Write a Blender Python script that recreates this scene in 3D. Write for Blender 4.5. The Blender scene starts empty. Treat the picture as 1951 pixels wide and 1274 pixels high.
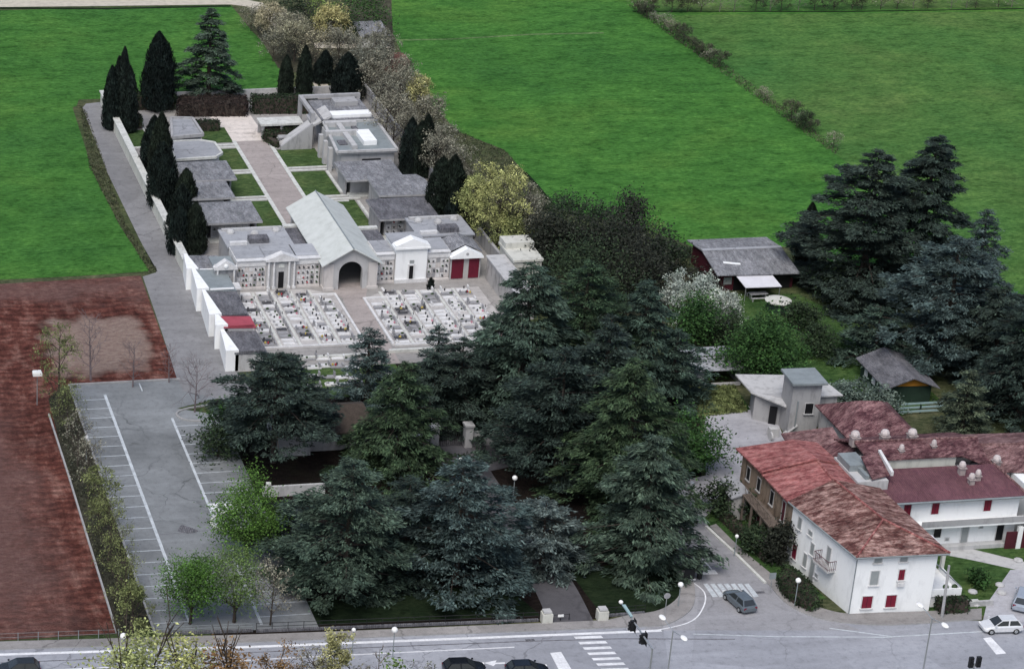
import bpy, math, random
import numpy as np
from math import radians as rad, sin, cos, pi
S = bpy.context.scene
COL = S.collection
RNG = np.random.default_rng(7)
random.seed(7)

# ------------------------------------------------------------------ camera
F, TH, X0, Y0, HC, YAW = 4800., 24.2, 0., 637., 130., 7.0
_t, _a = rad(TH), rad(YAW)
CR = np.array([cos(_a), -sin(_a), 0.]); HD = np.array([sin(_a), cos(_a), 0.])
FW = HD*cos(_t)+np.array([0, 0, -sin(_t)]); UP = HD*sin(_t)+np.array([0, 0, cos(_t)])
CC = np.array([0, 0, HC])
def at(px, py, z=0.):
    """world point at height z that was surveyed at pixel px,py of the photograph"""
    d = CR*(px-X0)/F-UP*(py-Y0)/F+FW
    p = CC+d*((z-HC)/d[2]); return float(p[0]), float(p[1])
def scale_at(x, y): return F/math.dist((x, y, 0), CC)          # photo pixels per metre
def height(px, py, top):
    x, y = at(px, py); lo, hi = 0., 60.
    for _ in range(40):
        m = (lo+hi)/2; d = np.array([x, y, m])-CC
        if Y0-F*(d@UP)/(d@FW) > top: lo = m
        else: hi = m
    return lo
cd = bpy.data.cameras.new('camera'); cam = bpy.data.objects.new('camera', cd); COL.objects.link(cam)
cam.location = (0, 0, HC); cam.rotation_euler = (pi/2-_t, 0, -_a)
cd.sensor_width = 36; cd.lens = F/1951*36; cd.shift_x = (1951/2-X0)/1951; cd.clip_end = 5000; cd.clip_start = 1
S.camera = cam

# ------------------------------------------------------------------ light
SUN_EL, SUN_AZ = 57., 212.      # compass-like azimuth of the sun (from +Y clockwise)
w = bpy.data.worlds.new('World'); S.world = w; w.use_nodes = True
nt = w.node_tree; bg = nt.nodes['Background']; sk = nt.nodes.new('ShaderNodeTexSky')
sk.sky_type = 'NISHITA'; sk.sun_disc = False; sk.sun_elevation = rad(SUN_EL); sk.sun_rotation = rad(SUN_AZ)
sk.air_density = 1.0; sk.dust_density = 3.0; sk.ozone_density = 1.0
nt.links.new(sk.outputs[0], bg.inputs[0]); bg.inputs[1].default_value = 0.10
ld = bpy.data.lights.new('sun', 'SUN'); ld.energy = 1.5; ld.angle = rad(35); ld.color = (1, .985, .96)
sun = bpy.data.objects.new('sun', ld); COL.objects.link(sun)
sun.rotation_euler = (rad(90-SUN_EL), 0, rad(-SUN_AZ)+pi)
S.view_settings.view_transform = 'Standard'; S.view_settings.look = 'None'; S.view_settings.exposure = 0.58
S.view_settings.gamma = 1
S.cycles.max_bounces = 6; S.cycles.diffuse_bounces = 3; S.cycles.transparent_max_bounces = 4

# ------------------------------------------------------------------ materials
def s2l(c):
    return tuple((v/255/12.92 if v/255 <= .04045 else ((v/255+.055)/1.055)**2.4) for v in c)
def lin(c): return (*c, 1)
class NT:
    def __init__(s, name):
        s.m = bpy.data.materials.new(name); s.m.use_nodes = True; s.t = s.m.node_tree
        s.b = s.t.nodes['Principled BSDF']; s._pos = None
    def n(s, typ, **kw):
        x = s.t.nodes.new(typ)
        for k, v in kw.items():
            if k.startswith('i_'):
                key = k[2:]; x.inputs[int(key) if key.isdigit() else key].default_value = v
            else: setattr(x, k, v)
        return x
    def l(s, a, b): s.t.links.new(a, b)
    def pos(s):
        if s._pos is None: s._pos = s.n('ShaderNodeNewGeometry').outputs['Position']
        return s._pos
    def mapped(s, sc=(1, 1, 1), src=None, rot=(0, 0, 0)):
        m = s.n('ShaderNodeMapping'); m.inputs['Scale'].default_value = sc; m.inputs['Rotation'].default_value = rot
        s.l(src or s.pos(), m.inputs[0]); return m.outputs[0]
    def noise(s, scale, vec=None, detail=4, rough=.6):
        x = s.n('ShaderNodeTexNoise'); x.inputs['Scale'].default_value = scale
        x.inputs['Detail'].default_value = detail; x.inputs['Roughness'].default_value = rough
        s.l(vec or s.pos(), x.inputs['Vector']); return x.outputs[0]
    def ramp(s, fac, stops):
        r = s.n('ShaderNodeValToRGB'); e = r.color_ramp.elements
        e[0].position, e[0].color = stops[0][0], lin(stops[0][1])
        e[1].position, e[1].color = stops[-1][0], lin(stops[-1][1])
        for p, c in stops[1:-1]:
            q = e.new(p); q.color = lin(c)
        s.l(fac, r.inputs[0]); return r.outputs[0]
    def mix(s, fac, a, b, mode='MIX'):
        x = s.n('ShaderNodeMixRGB', blend_type=mode)
        for i, v in ((0, fac), (1, a), (2, b)):
            if hasattr(v, 'is_output'): s.l(v, x.inputs[i])
            else: x.inputs[i].default_value = v if i == 0 else lin(v)
        return x.outputs[0]
    def bump(s, h, strength=.3, dist=.1):
        b = s.n('ShaderNodeBump'); b.inputs['Strength'].default_value = strength; b.inputs['Distance'].default_value = dist
        s.l(h, b.inputs['Height']); s.l(b.outputs[0], s.b.inputs['Normal'])
    def done(s, col, rough=.85, spec=.25, metal=0.):
        if hasattr(col, 'is_output'): s.l(col, s.b.inputs['Base Color'])
        else: s.b.inputs['Base Color'].default_value = lin(col)
        s.b.inputs['Roughness'].default_value = rough; s.b.inputs['Specular IOR Level'].default_value = spec
        s.b.inputs['Metallic'].default_value = metal
        return s.m
def sc(c, k): return tuple(v*k for v in c)
def plain(name, c, rough=.8, var=.18, scale=.9, fine=8., spec=.25, bump=0, metal=0.):
    """a weathered surface of one colour: broad stains and fine grain"""
    N = NT(name); a = N.noise(scale, detail=5); b = N.noise(fine, detail=3)
    col = N.mix(1., N.ramp(a, [(.3, sc(c, 1-var)), (.55, c), (.8, sc(c, 1+var*.6))]), N.ramp(b, [(.3, (1-var*.6,)*3), (.7, (1+var*.4,)*3)]), 'MULTIPLY')
    if bump: N.bump(b, bump, .03)
    return N.done(col, rough, spec, metal)
def wall_mat(name, c, var=.12):
    N = NT(name); a = N.noise(1.2, N.mapped((1, 1, .35)), 6, .65); b = N.noise(9, detail=3)
    col = N.mix(1., N.ramp(a, [(.28, sc(c, 1-var*2.2)), (.5, c), (.8, sc(c, 1+var*.3))]), N.ramp(b, [(.3, (1-var*.5,)*3), (.7, (1.,)*3)]), 'MULTIPLY')
    return N.done(col, .85, .2)
def grass_mat(name, c1, c2, c3, streak=.35, patch=.03, bump=.6):
    N = NT(name)
    big = N.noise(patch, detail=5, rough=.6)
    st2 = N.noise(.11, N.mapped((.7, 1.5, 1), rot=(0, 0, rad(5))), 5, .6)
    st = N.noise(streak, N.mapped((.8, 1.5, 1), rot=(0, 0, rad(4))), 6, .72)
    big = N.n('ShaderNodeMath', operation='ADD', i_0=-.5).outputs[0] if False else big
    fine = N.noise(1.7, N.mapped((.7, 1.3, 1)), 5, .7)
    col = N.ramp(big, [(.32, c1), (.52, c2), (.7, c3)])
    col = N.mix(1., col, N.ramp(st2, [(.36, (.84, .88, .84)), (.5, (1, 1, 1)), (.64, (1.13, 1.1, 1.08))]), 'MULTIPLY')
    col = N.mix(1., col, N.ramp(st, [(.32, (.52, .6, .5)), (.48, (.98, .98, .98)), (.68, (1.42, 1.3, 1.3))]), 'MULTIPLY')
    col = N.mix(1., col, N.ramp(fine, [(.32, (.5, .58, .48)), (.5, (1, 1, 1)), (.7, (1.6, 1.45, 1.5))]), 'MULTIPLY')
    fl = N.noise(1.05, N.mapped((.62, 1.15, 1)), 3, .55)
    col = N.mix(1., col, N.ramp(fl, [(.30, (.5, .58, .45)), (.385, (1, 1, 1)), (.63, (1, 1, 1)), (.72, (1.5, 1.35, 1.6))]), 'MULTIPLY')
    N.bump(N.noise(1.1, N.mapped((1, 2, 1)), 6, .75), bump, .5)
    return N.done(col, .95, .1)
def soil_mat(name, c1, c2, c3, field=False):
    N = NT(name)
    a = N.noise(.35, N.mapped((1.4, .6, 1), rot=(0, 0, rad(8))), 8, .72); b = N.noise(1.3, N.mapped((.8, 1.4, 1)), 7, .8)
    big = N.noise(.06, detail=4)
    col = N.ramp(a, [(.33, c1), (.5, c2), (.68, c3)])
    col = N.mix(1., col, N.ramp(b, [(.33, (.5, .48, .48)), (.5, (1, 1, 1)), (.68, (1.6, 1.6, 1.6))]), 'MULTIPLY')
    col = N.mix(1., col, N.ramp(big, [(.35, (.7, .68, .68)), (.65, (1.3, 1.26, 1.22))]), 'MULTIPLY')
    if field:
        wv = N.n('ShaderNodeTexWave', wave_type='BANDS', bands_direction='Y'); wv.inputs['Scale'].default_value = .22; wv.inputs['Distortion'].default_value = 14.; wv.inputs['Detail'].default_value = 5.; wv.inputs['Detail Scale'].default_value = .6; N.l(N.pos(), wv.inputs['Vector'])
        col = N.mix(1., col, N.ramp(wv.outputs[0], [(.1, (.78,)*3), (.85, (1.2,)*3)]), 'MULTIPLY')
    if field:      # a fallow patch of stubble with ragged edges, and paler turned earth along the headland and the near side
        sp = N.n('ShaderNodeSeparateXYZ'); wob = N.noise(.22, detail=5, rough=.7)
        NZ = N.n('ShaderNodeTexNoise', i_Scale=.22, i_Detail=6.); N.l(N.pos(), NZ.inputs['Vector']); off = N.n('ShaderNodeVectorMath', operation='MULTIPLY_ADD'); N.l(NZ.outputs[1], off.inputs[0]); off.inputs[1].default_value = (11, 14, 0); N.l(N.pos(), off.inputs[2]); N.l(off.outputs[0], sp.inputs[0])
        def band(o, c, h, soft):
            m = N.n('ShaderNodeMath', operation='SUBTRACT'); N.l(o, m.inputs[0]); m.inputs[1].default_value = c
            q = N.n('ShaderNodeMath', operation='ABSOLUTE'); N.l(m.outputs[0], q.inputs[0])
            r = N.n('ShaderNodeMapRange'); r.inputs[1].default_value = h-soft; r.inputs[2].default_value = h+soft; r.inputs[3].default_value = 1; r.inputs[4].default_value = 0; N.l(q.outputs[0], r.inputs[0]); return r.outputs[0]
        def mul(p, q):
            m = N.n('ShaderNodeMath', operation='MULTIPLY'); N.l(p, m.inputs[0])
            if hasattr(q, 'is_output'): N.l(q, m.inputs[1])
            else: m.inputs[1].default_value = q
            return m.outputs[0]
        pale = N.ramp(b, [(.3, (.22, .14, .12)), (.5, (.34, .25, .21)), (.7, (.46, .38, .32))])
        col = N.mix(mul(mul(band(sp.outputs[0], 52.2, 5.8, 1.2), band(sp.outputs[1], 289.2, 8.0, 1.4)), .95), col, pale)
        rd = N.ramp(b, [(.3, (.13, .07, .06)), (.5, (.21, .12, .105)), (.7, (.30, .20, .175))])
        col = N.mix(mul(band(sp.outputs[1], 307.5, 3.2, 2.2), .75), col, rd)
        col = N.mix(mul(mul(band(sp.outputs[0], 34., 5., 3.), band(sp.outputs[1], 247, 26, 12.)), .8), col, rd)
    N.bump(b, 1., .7)
    return N.done(col, .95, .1)
def asphalt_mat(name, c, var=.2, wear=(.12, .5)):
    N = NT(name); a = N.noise(.12, detail=6, rough=.65); b = N.noise(1.3, detail=6, rough=.7); e = N.noise(20, detail=2)
    st = N.noise(.5, N.mapped((.06, 1.4, 1)), 4)
    col = N.ramp(a, [(.3, sc(c, 1-var)), (.5, c), (.72, sc(c, 1+var))])
    col = N.mix(1., col, N.ramp(b, [(.28, (.72,)*3), (.45, (1,)*3), (.75, (1.15,)*3)]), 'MULTIPLY')
    col = N.mix(1., col, N.ramp(e, [(.35, (.85,)*3), (.65, (1.15,)*3)]), 'MULTIPLY')
    col = N.mix(.5, col, N.mix(1., col, N.ramp(st, [(.3, (.8,)*3), (.7, (1.2,)*3)]), 'MULTIPLY'))
    vo = N.n('ShaderNodeTexVoronoi'); vo.inputs['Scale'].default_value = .06
    N.l(N.pos(), vo.inputs['Vector']); rp = N.n('ShaderNodeSeparateColor'); N.l(vo.outputs['Color'], rp.inputs[0])
    col = N.mix(1., col, N.ramp(rp.outputs[0], [(.0, (.9,)*3), (1., (1.08,)*3)]), 'MULTIPLY')
    # cracks and spots of oil
    wob = N.n('ShaderNodeVectorMath', operation='MULTIPLY_ADD'); wn = N.n('ShaderNodeTexNoise', i_Scale=.5, i_Detail=6.); N.l(N.pos(), wn.inputs['Vector']); N.l(wn.outputs[1], wob.inputs[0]); wob.inputs[1].default_value = (3, 3, 0); N.l(N.pos(), wob.inputs[2])
    ve = N.n('ShaderNodeTexVoronoi', feature='DISTANCE_TO_EDGE'); ve.inputs['Scale'].default_value = .11; N.l(wob.outputs[0], ve.inputs['Vector'])
    col = N.mix(N.ramp(N.noise(.07, detail=3), [(.45, (0,)*3), (.6, (.75,)*3)]), col, N.mix(1., col, N.ramp(ve.outputs['Distance'], [(.004, (.55,)*3), (.012, (1,)*3)]), 'MULTIPLY'))
    col = N.mix(1., col, N.ramp(N.noise(.9, detail=5, rough=.6), [(.66, (1,)*3), (.74, (.68,)*3)]), 'MULTIPLY')
    return N.done(col, .9, .2)
def tile_mat(name, c1, c2, c3, axis=0., size=.38, stain=.75):
    """clay tiles: runs of old and new tiles down the slope (axis: direction of the fall in degrees), lichen and dirt"""
    N = NT(name); v = N.mapped((1, 1, 1), rot=(0, 0, rad(-axis)))
    run = N.noise(.85, N.mapped((.62, 1.7, .62), v), 8, .8); spot = N.noise(3.2, N.mapped((.7, 1.5, .7), v), 4, .7); big = N.noise(.28, v, 4)
    vo = N.n('ShaderNodeTexVoronoi'); vo.inputs['Scale'].default_value = 1/size; N.l(N.mapped((.6, 1., .6), v), vo.inputs['Vector'])
    s = N.n('ShaderNodeSeparateColor'); N.l(vo.outputs['Color'], s.inputs[0])
    col = N.mix(.25, N.ramp(run, [(.38, c1), (.48, c2), (.585, c3)]), N.ramp(s.outputs[0], [(.1, c1), (.5, c2), (.9, c3)]))
    col = N.mix(stain, col, N.mix(1., col, N.ramp(spot, [(.32, (.5,)*3), (.5, (1.,)*3), (.7, (1.45,)*3)]), 'MULTIPLY'))
    col = N.mix(1., col, N.ramp(big, [(.35, (.82,)*3), (.65, (1.14,)*3)]), 'MULTIPLY')
    wv = N.n('ShaderNodeTexWave', wave_type='BANDS', bands_direction='Y'); wv.inputs['Scale'].default_value = 1.5
    wv.inputs['Distortion'].default_value = 1.; N.l(v, wv.inputs['Vector'])
    N.bump(N.mix(.5, run, wv.outputs[0]), .7, .15)
    return N.done(col, .9, .15)
def leaf_mat(name, dark, lightc, hue=.0, rough=.75, trans=0.):
    N = NT(name)
    g = N.n('ShaderNodeNewGeometry'); oi = N.n('ShaderNodeObjectInfo')
    tc = N.n('ShaderNodeTexCoord')
    nz = N.noise(.85, tc.outputs['Object'], 3, .65)
    a = N.ramp(g.outputs['Random Per Island'], [(.0, dark), (.55, tuple((d+l)/2*.85 for d, l in zip(dark, lightc))), (1., lightc)])
    col = N.mix(1., a, N.ramp(nz, [(.34, (.38,)*3), (.5, (.9,)*3), (.66, (1.75,)*3)]), 'MULTIPLY')
    col = N.mix(1., col, N.ramp(oi.outputs['Random'], [(0, (.85, .9, .9)), (1, (1.15, 1.1, 1.05))]), 'MULTIPLY')
    m = N.done(col, rough, .2)
    if trans:
        tr = N.n('ShaderNodeBsdfTranslucent'); N.l(col, tr.inputs[0]); ms = N.n('ShaderNodeMixShader'); ms.inputs[0].default_value = trans
        N.l(N.b.outputs[0], ms.inputs[1]); N.l(tr.outputs[0], ms.inputs[2]); N.l(ms.outputs[0], N.t.nodes['Material Output'].inputs[0])
    return m
def gloss(name, c, rough=.15, metal=0., spec=.5):
    N = NT(name); nz = N.noise(3., detail=2)
    return N.done(N.ramp(nz, [(.3, sc(c, .92)), (.7, sc(c, 1.05))]), rough, spec, metal)

M = {}
def L(r, g, b): return s2l((r, g, b))
M['ground'] = grass_mat('rough_verge_grass', (.05, .075, .03), (.07, .082, .042), (.095, .10, .058))
M['meadow'] = grass_mat('meadow_grass', (.037, .124, .025), (.051, .156, .028), (.074, .168, .031))
M['meadow_far'] = grass_mat('meadow_grass_far', (.046, .134, .032), (.066, .150, .036), (.092, .150, .044))
M['meadow_left'] = grass_mat('meadow_grass_left', (.036, .120, .026), (.048, .148, .028), (.068, .162, .031))
M['lawn'] = grass_mat('mown_lawn', (.042, .082, .028), (.06, .102, .035), (.08, .112, .042), .5, .15)
M['garden'] = grass_mat('garden_lawn', (.030, .070, .022), (.047, .094, .028), (.066, .104, .033), .5, .12)
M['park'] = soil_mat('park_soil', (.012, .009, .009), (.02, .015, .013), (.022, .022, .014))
M['scrub'] = soil_mat('scrub_floor', (.05, .052, .034), (.09, .09, .062), (.13, .13, .09))
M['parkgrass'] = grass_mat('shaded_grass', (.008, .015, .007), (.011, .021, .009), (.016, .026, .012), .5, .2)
M['soil'] = soil_mat('ploughed_soil', (.058, .021, .017), (.145, .054, .042), (.30, .165, .135), True)
M['pale_soil'] = soil_mat('stubble_soil', (.20, .12, .10), (.30, .2, .15), (.38, .27, .19))
M['dirt'] = plain('dirt_track', (.50, .46, .38), .95, .2)
M['red_earth'] = soil_mat('earth_heap', (.14, .07, .055), (.2, .1, .08), (.26, .15, .12))
M['asphalt'] = asphalt_mat('parking_asphalt', (.185, .197, .205), .25)
M['road'] = asphalt_mat('road_asphalt', (.285, .295, .325), .10)
M['side'] = asphalt_mat('side_road_asphalt', (.28, .28, .295), .12)
M['track'] = grass_mat('worn_grass_track', (.09, .16, .06), (.11, .18, .07), (.13, .19, .08))
M['verge'] = soil_mat('verge_scrub', (.03, .034, .024), (.055, .056, .04), (.085, .08, .06))
M['pave'] = asphalt_mat('pavement', (.25, .24, .235), .18)
M['lane'] = asphalt_mat('cemetery_lane', (.20, .20, .205), .2)
M['yard'] = asphalt_mat('yard_concrete', (.36, .36, .385), .15)
M['gallery'] = wall_mat('gallery_wood', (.16, .13, .11), .3)
M['gravel'] = asphalt_mat('cemetery_gravel', (.27, .26, .25), .15)
M['gravel_pale'] = asphalt_mat('grave_gravel', (.40, .385, .375), .15)
M['avenue'] = asphalt_mat('avenue_paving', (.32, .285, .27), .12)
M['avenue_pale'] = asphalt_mat('avenue_pale', (.56, .51, .47), .12)
M['brickpave'] = asphalt_mat('avenue_bricks', (.20, .15, .135), .15)
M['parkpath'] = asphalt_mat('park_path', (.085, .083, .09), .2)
M['kerb'] = plain('white_kerb_stone', (.56, .57, .54), .8, .25, 1.5)
M['greykerb'] = plain('grey_kerb_stone', (.33, .33, .33), .85, .2, 1.5)
M['paint'] = plain('road_paint', (.72, .73, .75), .7, .22, .8, 5)
M['oldpaint'] = plain('worn_paint', (.50, .54, .57), .8, .3, .9, 5)
M['white'] = wall_mat('white_plaster', (.82, .835, .835), .07)
M['marble'] = plain('white_marble', (.64, .64, .64), .6, .2, 1.2)
M['warm_marble'] = wall_mat('pale_marble_cladding', (.56, .53, .51), .12)
M['cream'] = wall_mat('cream_plaster', (.55, .55, .50), .14)
M['concrete'] = wall_mat('concrete', (.36, .36, .365), .17)
M['pale_conc'] = wall_mat('pale_concrete', (.46, .46, .46), .16)
M['stone'] = wall_mat('old_stone_wall', (.42, .41, .40), .25)
M['ochre'] = wall_mat('ochre_plaster', (.26, .20, .15), .6)
M['maroon'] = wall_mat('maroon_boards', (.075, .016, .024), .2)
M['shutter'] = plain('red_shutter', (.17, .012, .03), .6, .15)
M['redpaint'] = plain('red_door_paint', (.13, .012, .028), .55, .15)
M['dark'] = plain('dark_opening', (.012, .012, .014), .5, .2)
M['greywin'] = gloss('grey_blind', (.28, .30, .30), .4)
M['glass'] = gloss('window_glass', (.03, .035, .04), .08)
M['slate'] = tile_mat('grey_slates', (.135, .138, .15), (.20, .205, .22), (.285, .29, .305), 90, .4, .7)
M['slate_d'] = tile_mat('dark_slates', (.085, .085, .095), (.125, .125, .138), (.18, .18, .195), 90, .4, .7)
M['slate_p'] = asphalt_mat('pale_flat_roof', (.30, .31, .33), .15)
M['zinc'] = plain('zinc_grey', (.23, .26, .27), .6, .2)
M['copper'] = None
M['pink_tile'] = tile_mat('pink_tiles', (.095, .026, .028), (.28, .098, .094), (.42, .20, .185), 0)
M['red_tile'] = tile_mat('old_red_tiles', (.052, .019, .019), (.135, .060, .052), (.43, .285, .25), 0, .42, 1.)
M['dark_tile'] = tile_mat('dark_tiles', (.042, .018, .023), (.10, .044, .05), (.25, .145, .145), 20, .35, .9)
M['old_tile'] = tile_mat('weathered_tiles', (.07, .034, .038), (.165, .09, .09), (.29, .185, .18), 20, .4, .9)
M['smooth_tile'] = tile_mat('maroon_tiles', (.10, .044, .058), (.125, .058, .070), (.155, .076, .085), 90, .3, .4)
M['redroof'] = plain('red_sheet_roof', (.36, .07, .095), .7, .2)
M['bark'] = plain('bark', (.06, .048, .04), .95, .3, 2.)
M['twig'] = plain('twig_bark', (.17, .15, .135), .95, .3, 2.)
M['twig_p'] = plain('violet_twigs', (.16, .13, .135), .95, .3, 2.)
M['twig_g'] = plain('greenish_twigs', (.16, .165, .10), .95, .3, 2.)
M['steel'] = gloss('galvanised_steel', (.42, .44, .45), .4, .6)
M['black'] = plain('black_metal', (.015, .016, .018), .5, .2)
M['rubber'] = plain('rubber', (.02, .02, .02), .9, .2)
M['chim'] = wall_mat('chimney_plaster', (.36, .31, .30), .2)
M['chimcap'] = plain('chimney_cap_stone', (.50, .45, .44), .85, .2)
M['awning'] = plain('white_sheet', (.62, .62, .66), .7, .1)
M['lampwhite'] = plain('lamp_white', (.82, .82, .80), .4, .05)
M['orange'] = plain('orange_boards', (.50, .22, .03), .7, .15)
M['greenwood'] = plain('dark_green_boards', (.02, .04, .028), .7, .2)
M['granite'] = plain('grey_granite', (.30, .30, .31), .5, .2, 2)
M['darkgranite'] = plain('dark_granite', (.06, .06, .065), .35, .2, 2)
M['teal'] = plain('teal_metal', (.30, .42, .43), .5, .1)
for k, c1, c2 in (('cedar', (.018, .034, .026), (.080, .122, .090)), ('cedar_dark', (.013, .022, .020), (.050, .076, .060)),
                  ('cedar_green', (.013, .028, .014), (.058, .096, .048)), ('blue', (.030, .046, .046), (.155, .195, .185)),
                  ('blue_dark', (.021, .037, .037), (.110, .150, .140)), ('cypress', (.006, .011, .011), (.020, .031, .026)),
                  ('cypress_g', (.009, .015, .011), (.026, .038, .026)), ('lime', (.038, .092, .016), (.095, .195, .040)),
                  ('lime_soft', (.07, .12, .03), (.18, .26, .08)), ('bush', (.018, .052, .014), (.055, .125, .032)),
                  ('bush_dark', (.014, .028, .014), (.045, .07, .033)), ('brown', (.012, .015, .011), (.042, .048, .035)),
                  ('yellow', (.26, .25, .10), (.56, .53, .26)), ('willow', (.22, .25, .09), (.46, .49, .21)),
                  ('cream', (.24, .22, .14), (.50, .46, .32)), ('orange', (.14, .08, .035), (.32, .20, .09)),
                  ('blossom', (.24, .30, .26), (.54, .59, .54)), ('bud', (.095, .115, .045), (.20, .235, .095)),
                  ('grey_bud', (.13, .13, .10), (.29, .285, .225)), ('bamboo', (.07, .10, .085), (.19, .24, .2)),
                  ('spruce_grey', (.028, .042, .028), (.105, .135, .085)), ('greyscrub', (.030, .036, .024), (.080, .086, .055)), ('scrubgrass', (.045, .055, .032), (.11, .115, .068)), ('redhedge', (.012, .010, .009), (.042, .026, .022)), ('hedge', (.008, .018, .008), (.03, .052, .022))):
    M['lf_'+k] = leaf_mat('foliage_'+k, c1, c2)
for k, c in (('fl_red', (.35, .04, .05)), ('fl_green', (.03, .06, .02)), ('fl_yellow', (.45, .35, .1)), ('fl_pink', (.45, .2, .25))):
    M[k] = plain('flowers_'+k[3:], c, .8, .3, 6)

def zinc_roof():
    N = NT('green_zinc_sheets'); v = N.pos()
    wv = N.n('ShaderNodeTexWave', wave_type='BANDS', bands_direction='Y'); wv.inputs['Scale'].default_value = 2.2; N.l(v, wv.inputs['Vector'])
    a = N.noise(.8, detail=5)
    col = N.ramp(a, [(.3, (.46, .48, .455)), (.5, (.53, .555, .53)), (.75, (.59, .61, .59))])
    col = N.mix(1., col, N.ramp(wv.outputs[0], [(.0, (.86,)*3), (.25, (1,)*3)]), 'MULTIPLY')
    return N.done(col, .6, .3)
M['copper'] = zinc_roof()

# ------------------------------------------------------------------ mesh helpers
class MB:
    def __init__(s): s.v = []; s.f = []; s.m = []
    def face(s, pts, m=0):
        i = len(s.v); s.v += [tuple(map(float, p)) for p in pts]; s.f.append(tuple(range(i, i+len(pts)))); s.m.append(m); return s
    def prism(s, poly, z0, z1, m=0, mt=None):
        a = sum(poly[i][0]*poly[(i+1) % len(poly)][1]-poly[(i+1) % len(poly)][0]*poly[i][1] for i in range(len(poly)))
        if a < 0: poly = poly[::-1]
        n = len(poly); i = len(s.v)
        za = z0 if hasattr(z0, '__len__') else [z0]*n; zb = z1 if hasattr(z1, '__len__') else [z1]*n
        if a < 0:
            if hasattr(z0, '__len__'): za = za[::-1]
            if hasattr(z1, '__len__'): zb = zb[::-1]
        s.v += [(p[0], p[1], z) for p, z in zip(poly, za)]+[(p[0], p[1], z) for p, z in zip(poly, zb)]
        s.f.append(tuple(range(i+n-1, i-1, -1))); s.m.append(m)
        s.f.append(tuple(range(i+n, i+2*n))); s.m.append(m if mt is None else mt)
        for k in range(n):
            j = (k+1) % n; s.f.append((i+k, i+j, i+n+j, i+n+k)); s.m.append(m)
        return s
    def box(s, x0, x1, y0, y1, z0, z1, m=0): return s.prism([(x0, y0), (x1, y0), (x1, y1), (x0, y1)], z0, z1, m)
    def slab(s, quad, th, m=0, mt=None):
        """a thick plate whose top corners are given in 3-D (a roof slope)"""
        i = len(s.v); n = len(quad); q = [tuple(map(float, p)) for p in quad]
        s.v += [(p[0], p[1], p[2]-th) for p in q]+q
        s.f.append(tuple(range(i+n-1, i-1, -1))); s.f.append(tuple(range(i+n, i+2*n))); s.m += [m, m if mt is None else mt]
        for k in range(n):
            j = (k+1) % n; s.f.append((i+k, i+j, i+n+j, i+n+k)); s.m.append(m)
        return s
    def tube(s, p, q, r0, r1=None, n=6, m=0, cap=True):
        r1 = r0 if r1 is None else r1; p = np.array(p, float); q = np.array(q, float); d = q-p; d /= (np.linalg.norm(d)+1e-9)
        u = np.cross(d, (0, 0, 1.) if abs(d[2]) < .9 else (1., 0, 0)); u /= np.linalg.norm(u); w_ = np.cross(d, u); i = len(s.v)
        for c, r in ((p, r0), (q, r1)):
            for k in range(n):
                a = 2*pi*k/n; s.v.append(tuple(c+r*(cos(a)*u+sin(a)*w_)))
        for k in range(n):
            j = (k+1) % n; s.f.append((i+k, i+n+k, i+n+j, i+j)); s.m.append(m)
        if cap:
            s.f.append(tuple(i+k for k in range(n))); s.f.append(tuple(i+n+k for k in range(n-1, -1, -1))); s.m += [m, m]
        return s
    def lathe(s, c, prof, n=12, m=0):
        i = len(s.v)
        for r, z in prof:
            for k in range(n): s.v.append((c[0]+r*cos(2*pi*k/n), c[1]+r*sin(2*pi*k/n), c[2]+z))
        for a in range(len(prof)-1):
            for k in range(n):
                j = (k+1) % n; s.f.append((i+a*n+k, i+a*n+j, i+(a+1)*n+j, i+(a+1)*n+k)); s.m.append(m)
        s.f.append(tuple(i+k for k in range(n-1, -1, -1))); s.f.append(tuple(i+(len(prof)-1)*n+k for k in range(n))); s.m += [m, m]
        return s
    def ball(s, c, rx, ry, rz, n=10, m=0):
        pr = [(max(sin(pi*k/6), .02), -cos(pi*k/6)) for k in range(7)]; i = len(s.v)
        for r, z in pr:
            for k in range(n): s.v.append((c[0]+rx*r*cos(2*pi*k/n), c[1]+ry*r*sin(2*pi*k/n), c[2]+rz*z))
        for a in range(6):
            for k in range(n):
                j = (k+1) % n; s.f.append((i+a*n+k, i+a*n+j, i+(a+1)*n+j, i+(a+1)*n+k)); s.m.append(m)
        return s
    def obj(s, name, mats, parent=None, local=False, smooth=False):
        mats = mats if isinstance(mats, (list, tuple)) else [mats]
        me = bpy.data.meshes.new(name)
        v = s.v
        if parent is not None and not local:
            o = parent; ox = oy = oz = 0.
            while o is not None: ox += o.location[0]; oy += o.location[1]; oz += o.location[2]; o = o.parent
            v = [(a-ox, b-oy, c-oz) for a, b, c in v]
        me.from_pydata(v, [], s.f)
        for k in mats: me.materials.append(M[k] if isinstance(k, str) else k)
        me.polygons.foreach_set('material_index', s.m)
        if smooth: me.polygons.foreach_set('use_smooth', [True]*len(s.f))
        me.update()
        o = bpy.data.objects.new(name, me); COL.objects.link(o)
        if parent is not None: o.parent = parent
        return o
def thing(name, label, cat, loc, rz=0., group=None):
    o = bpy.data.objects.new(name, None); COL.objects.link(o); o.location = (loc[0], loc[1], loc[2] if len(loc) > 2 else 0); o.rotation_euler = (0, 0, rz)
    o.empty_display_size = .3
    return tag(o, label, cat, group)
def tag(o, label, cat, group=None, kind=None):
    o['label'] = label; o['category'] = cat
    if group: o['group'] = group
    if kind: o['kind'] = kind
    return o
def struct(o): o['kind'] = 'structure'; return o
def copy_tree(o, parent=None):
    c = o.copy(); COL.objects.link(c)
    if parent is not None: c.parent = parent
    for ch in list(o.children): copy_tree(ch, c)
    return c
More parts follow.
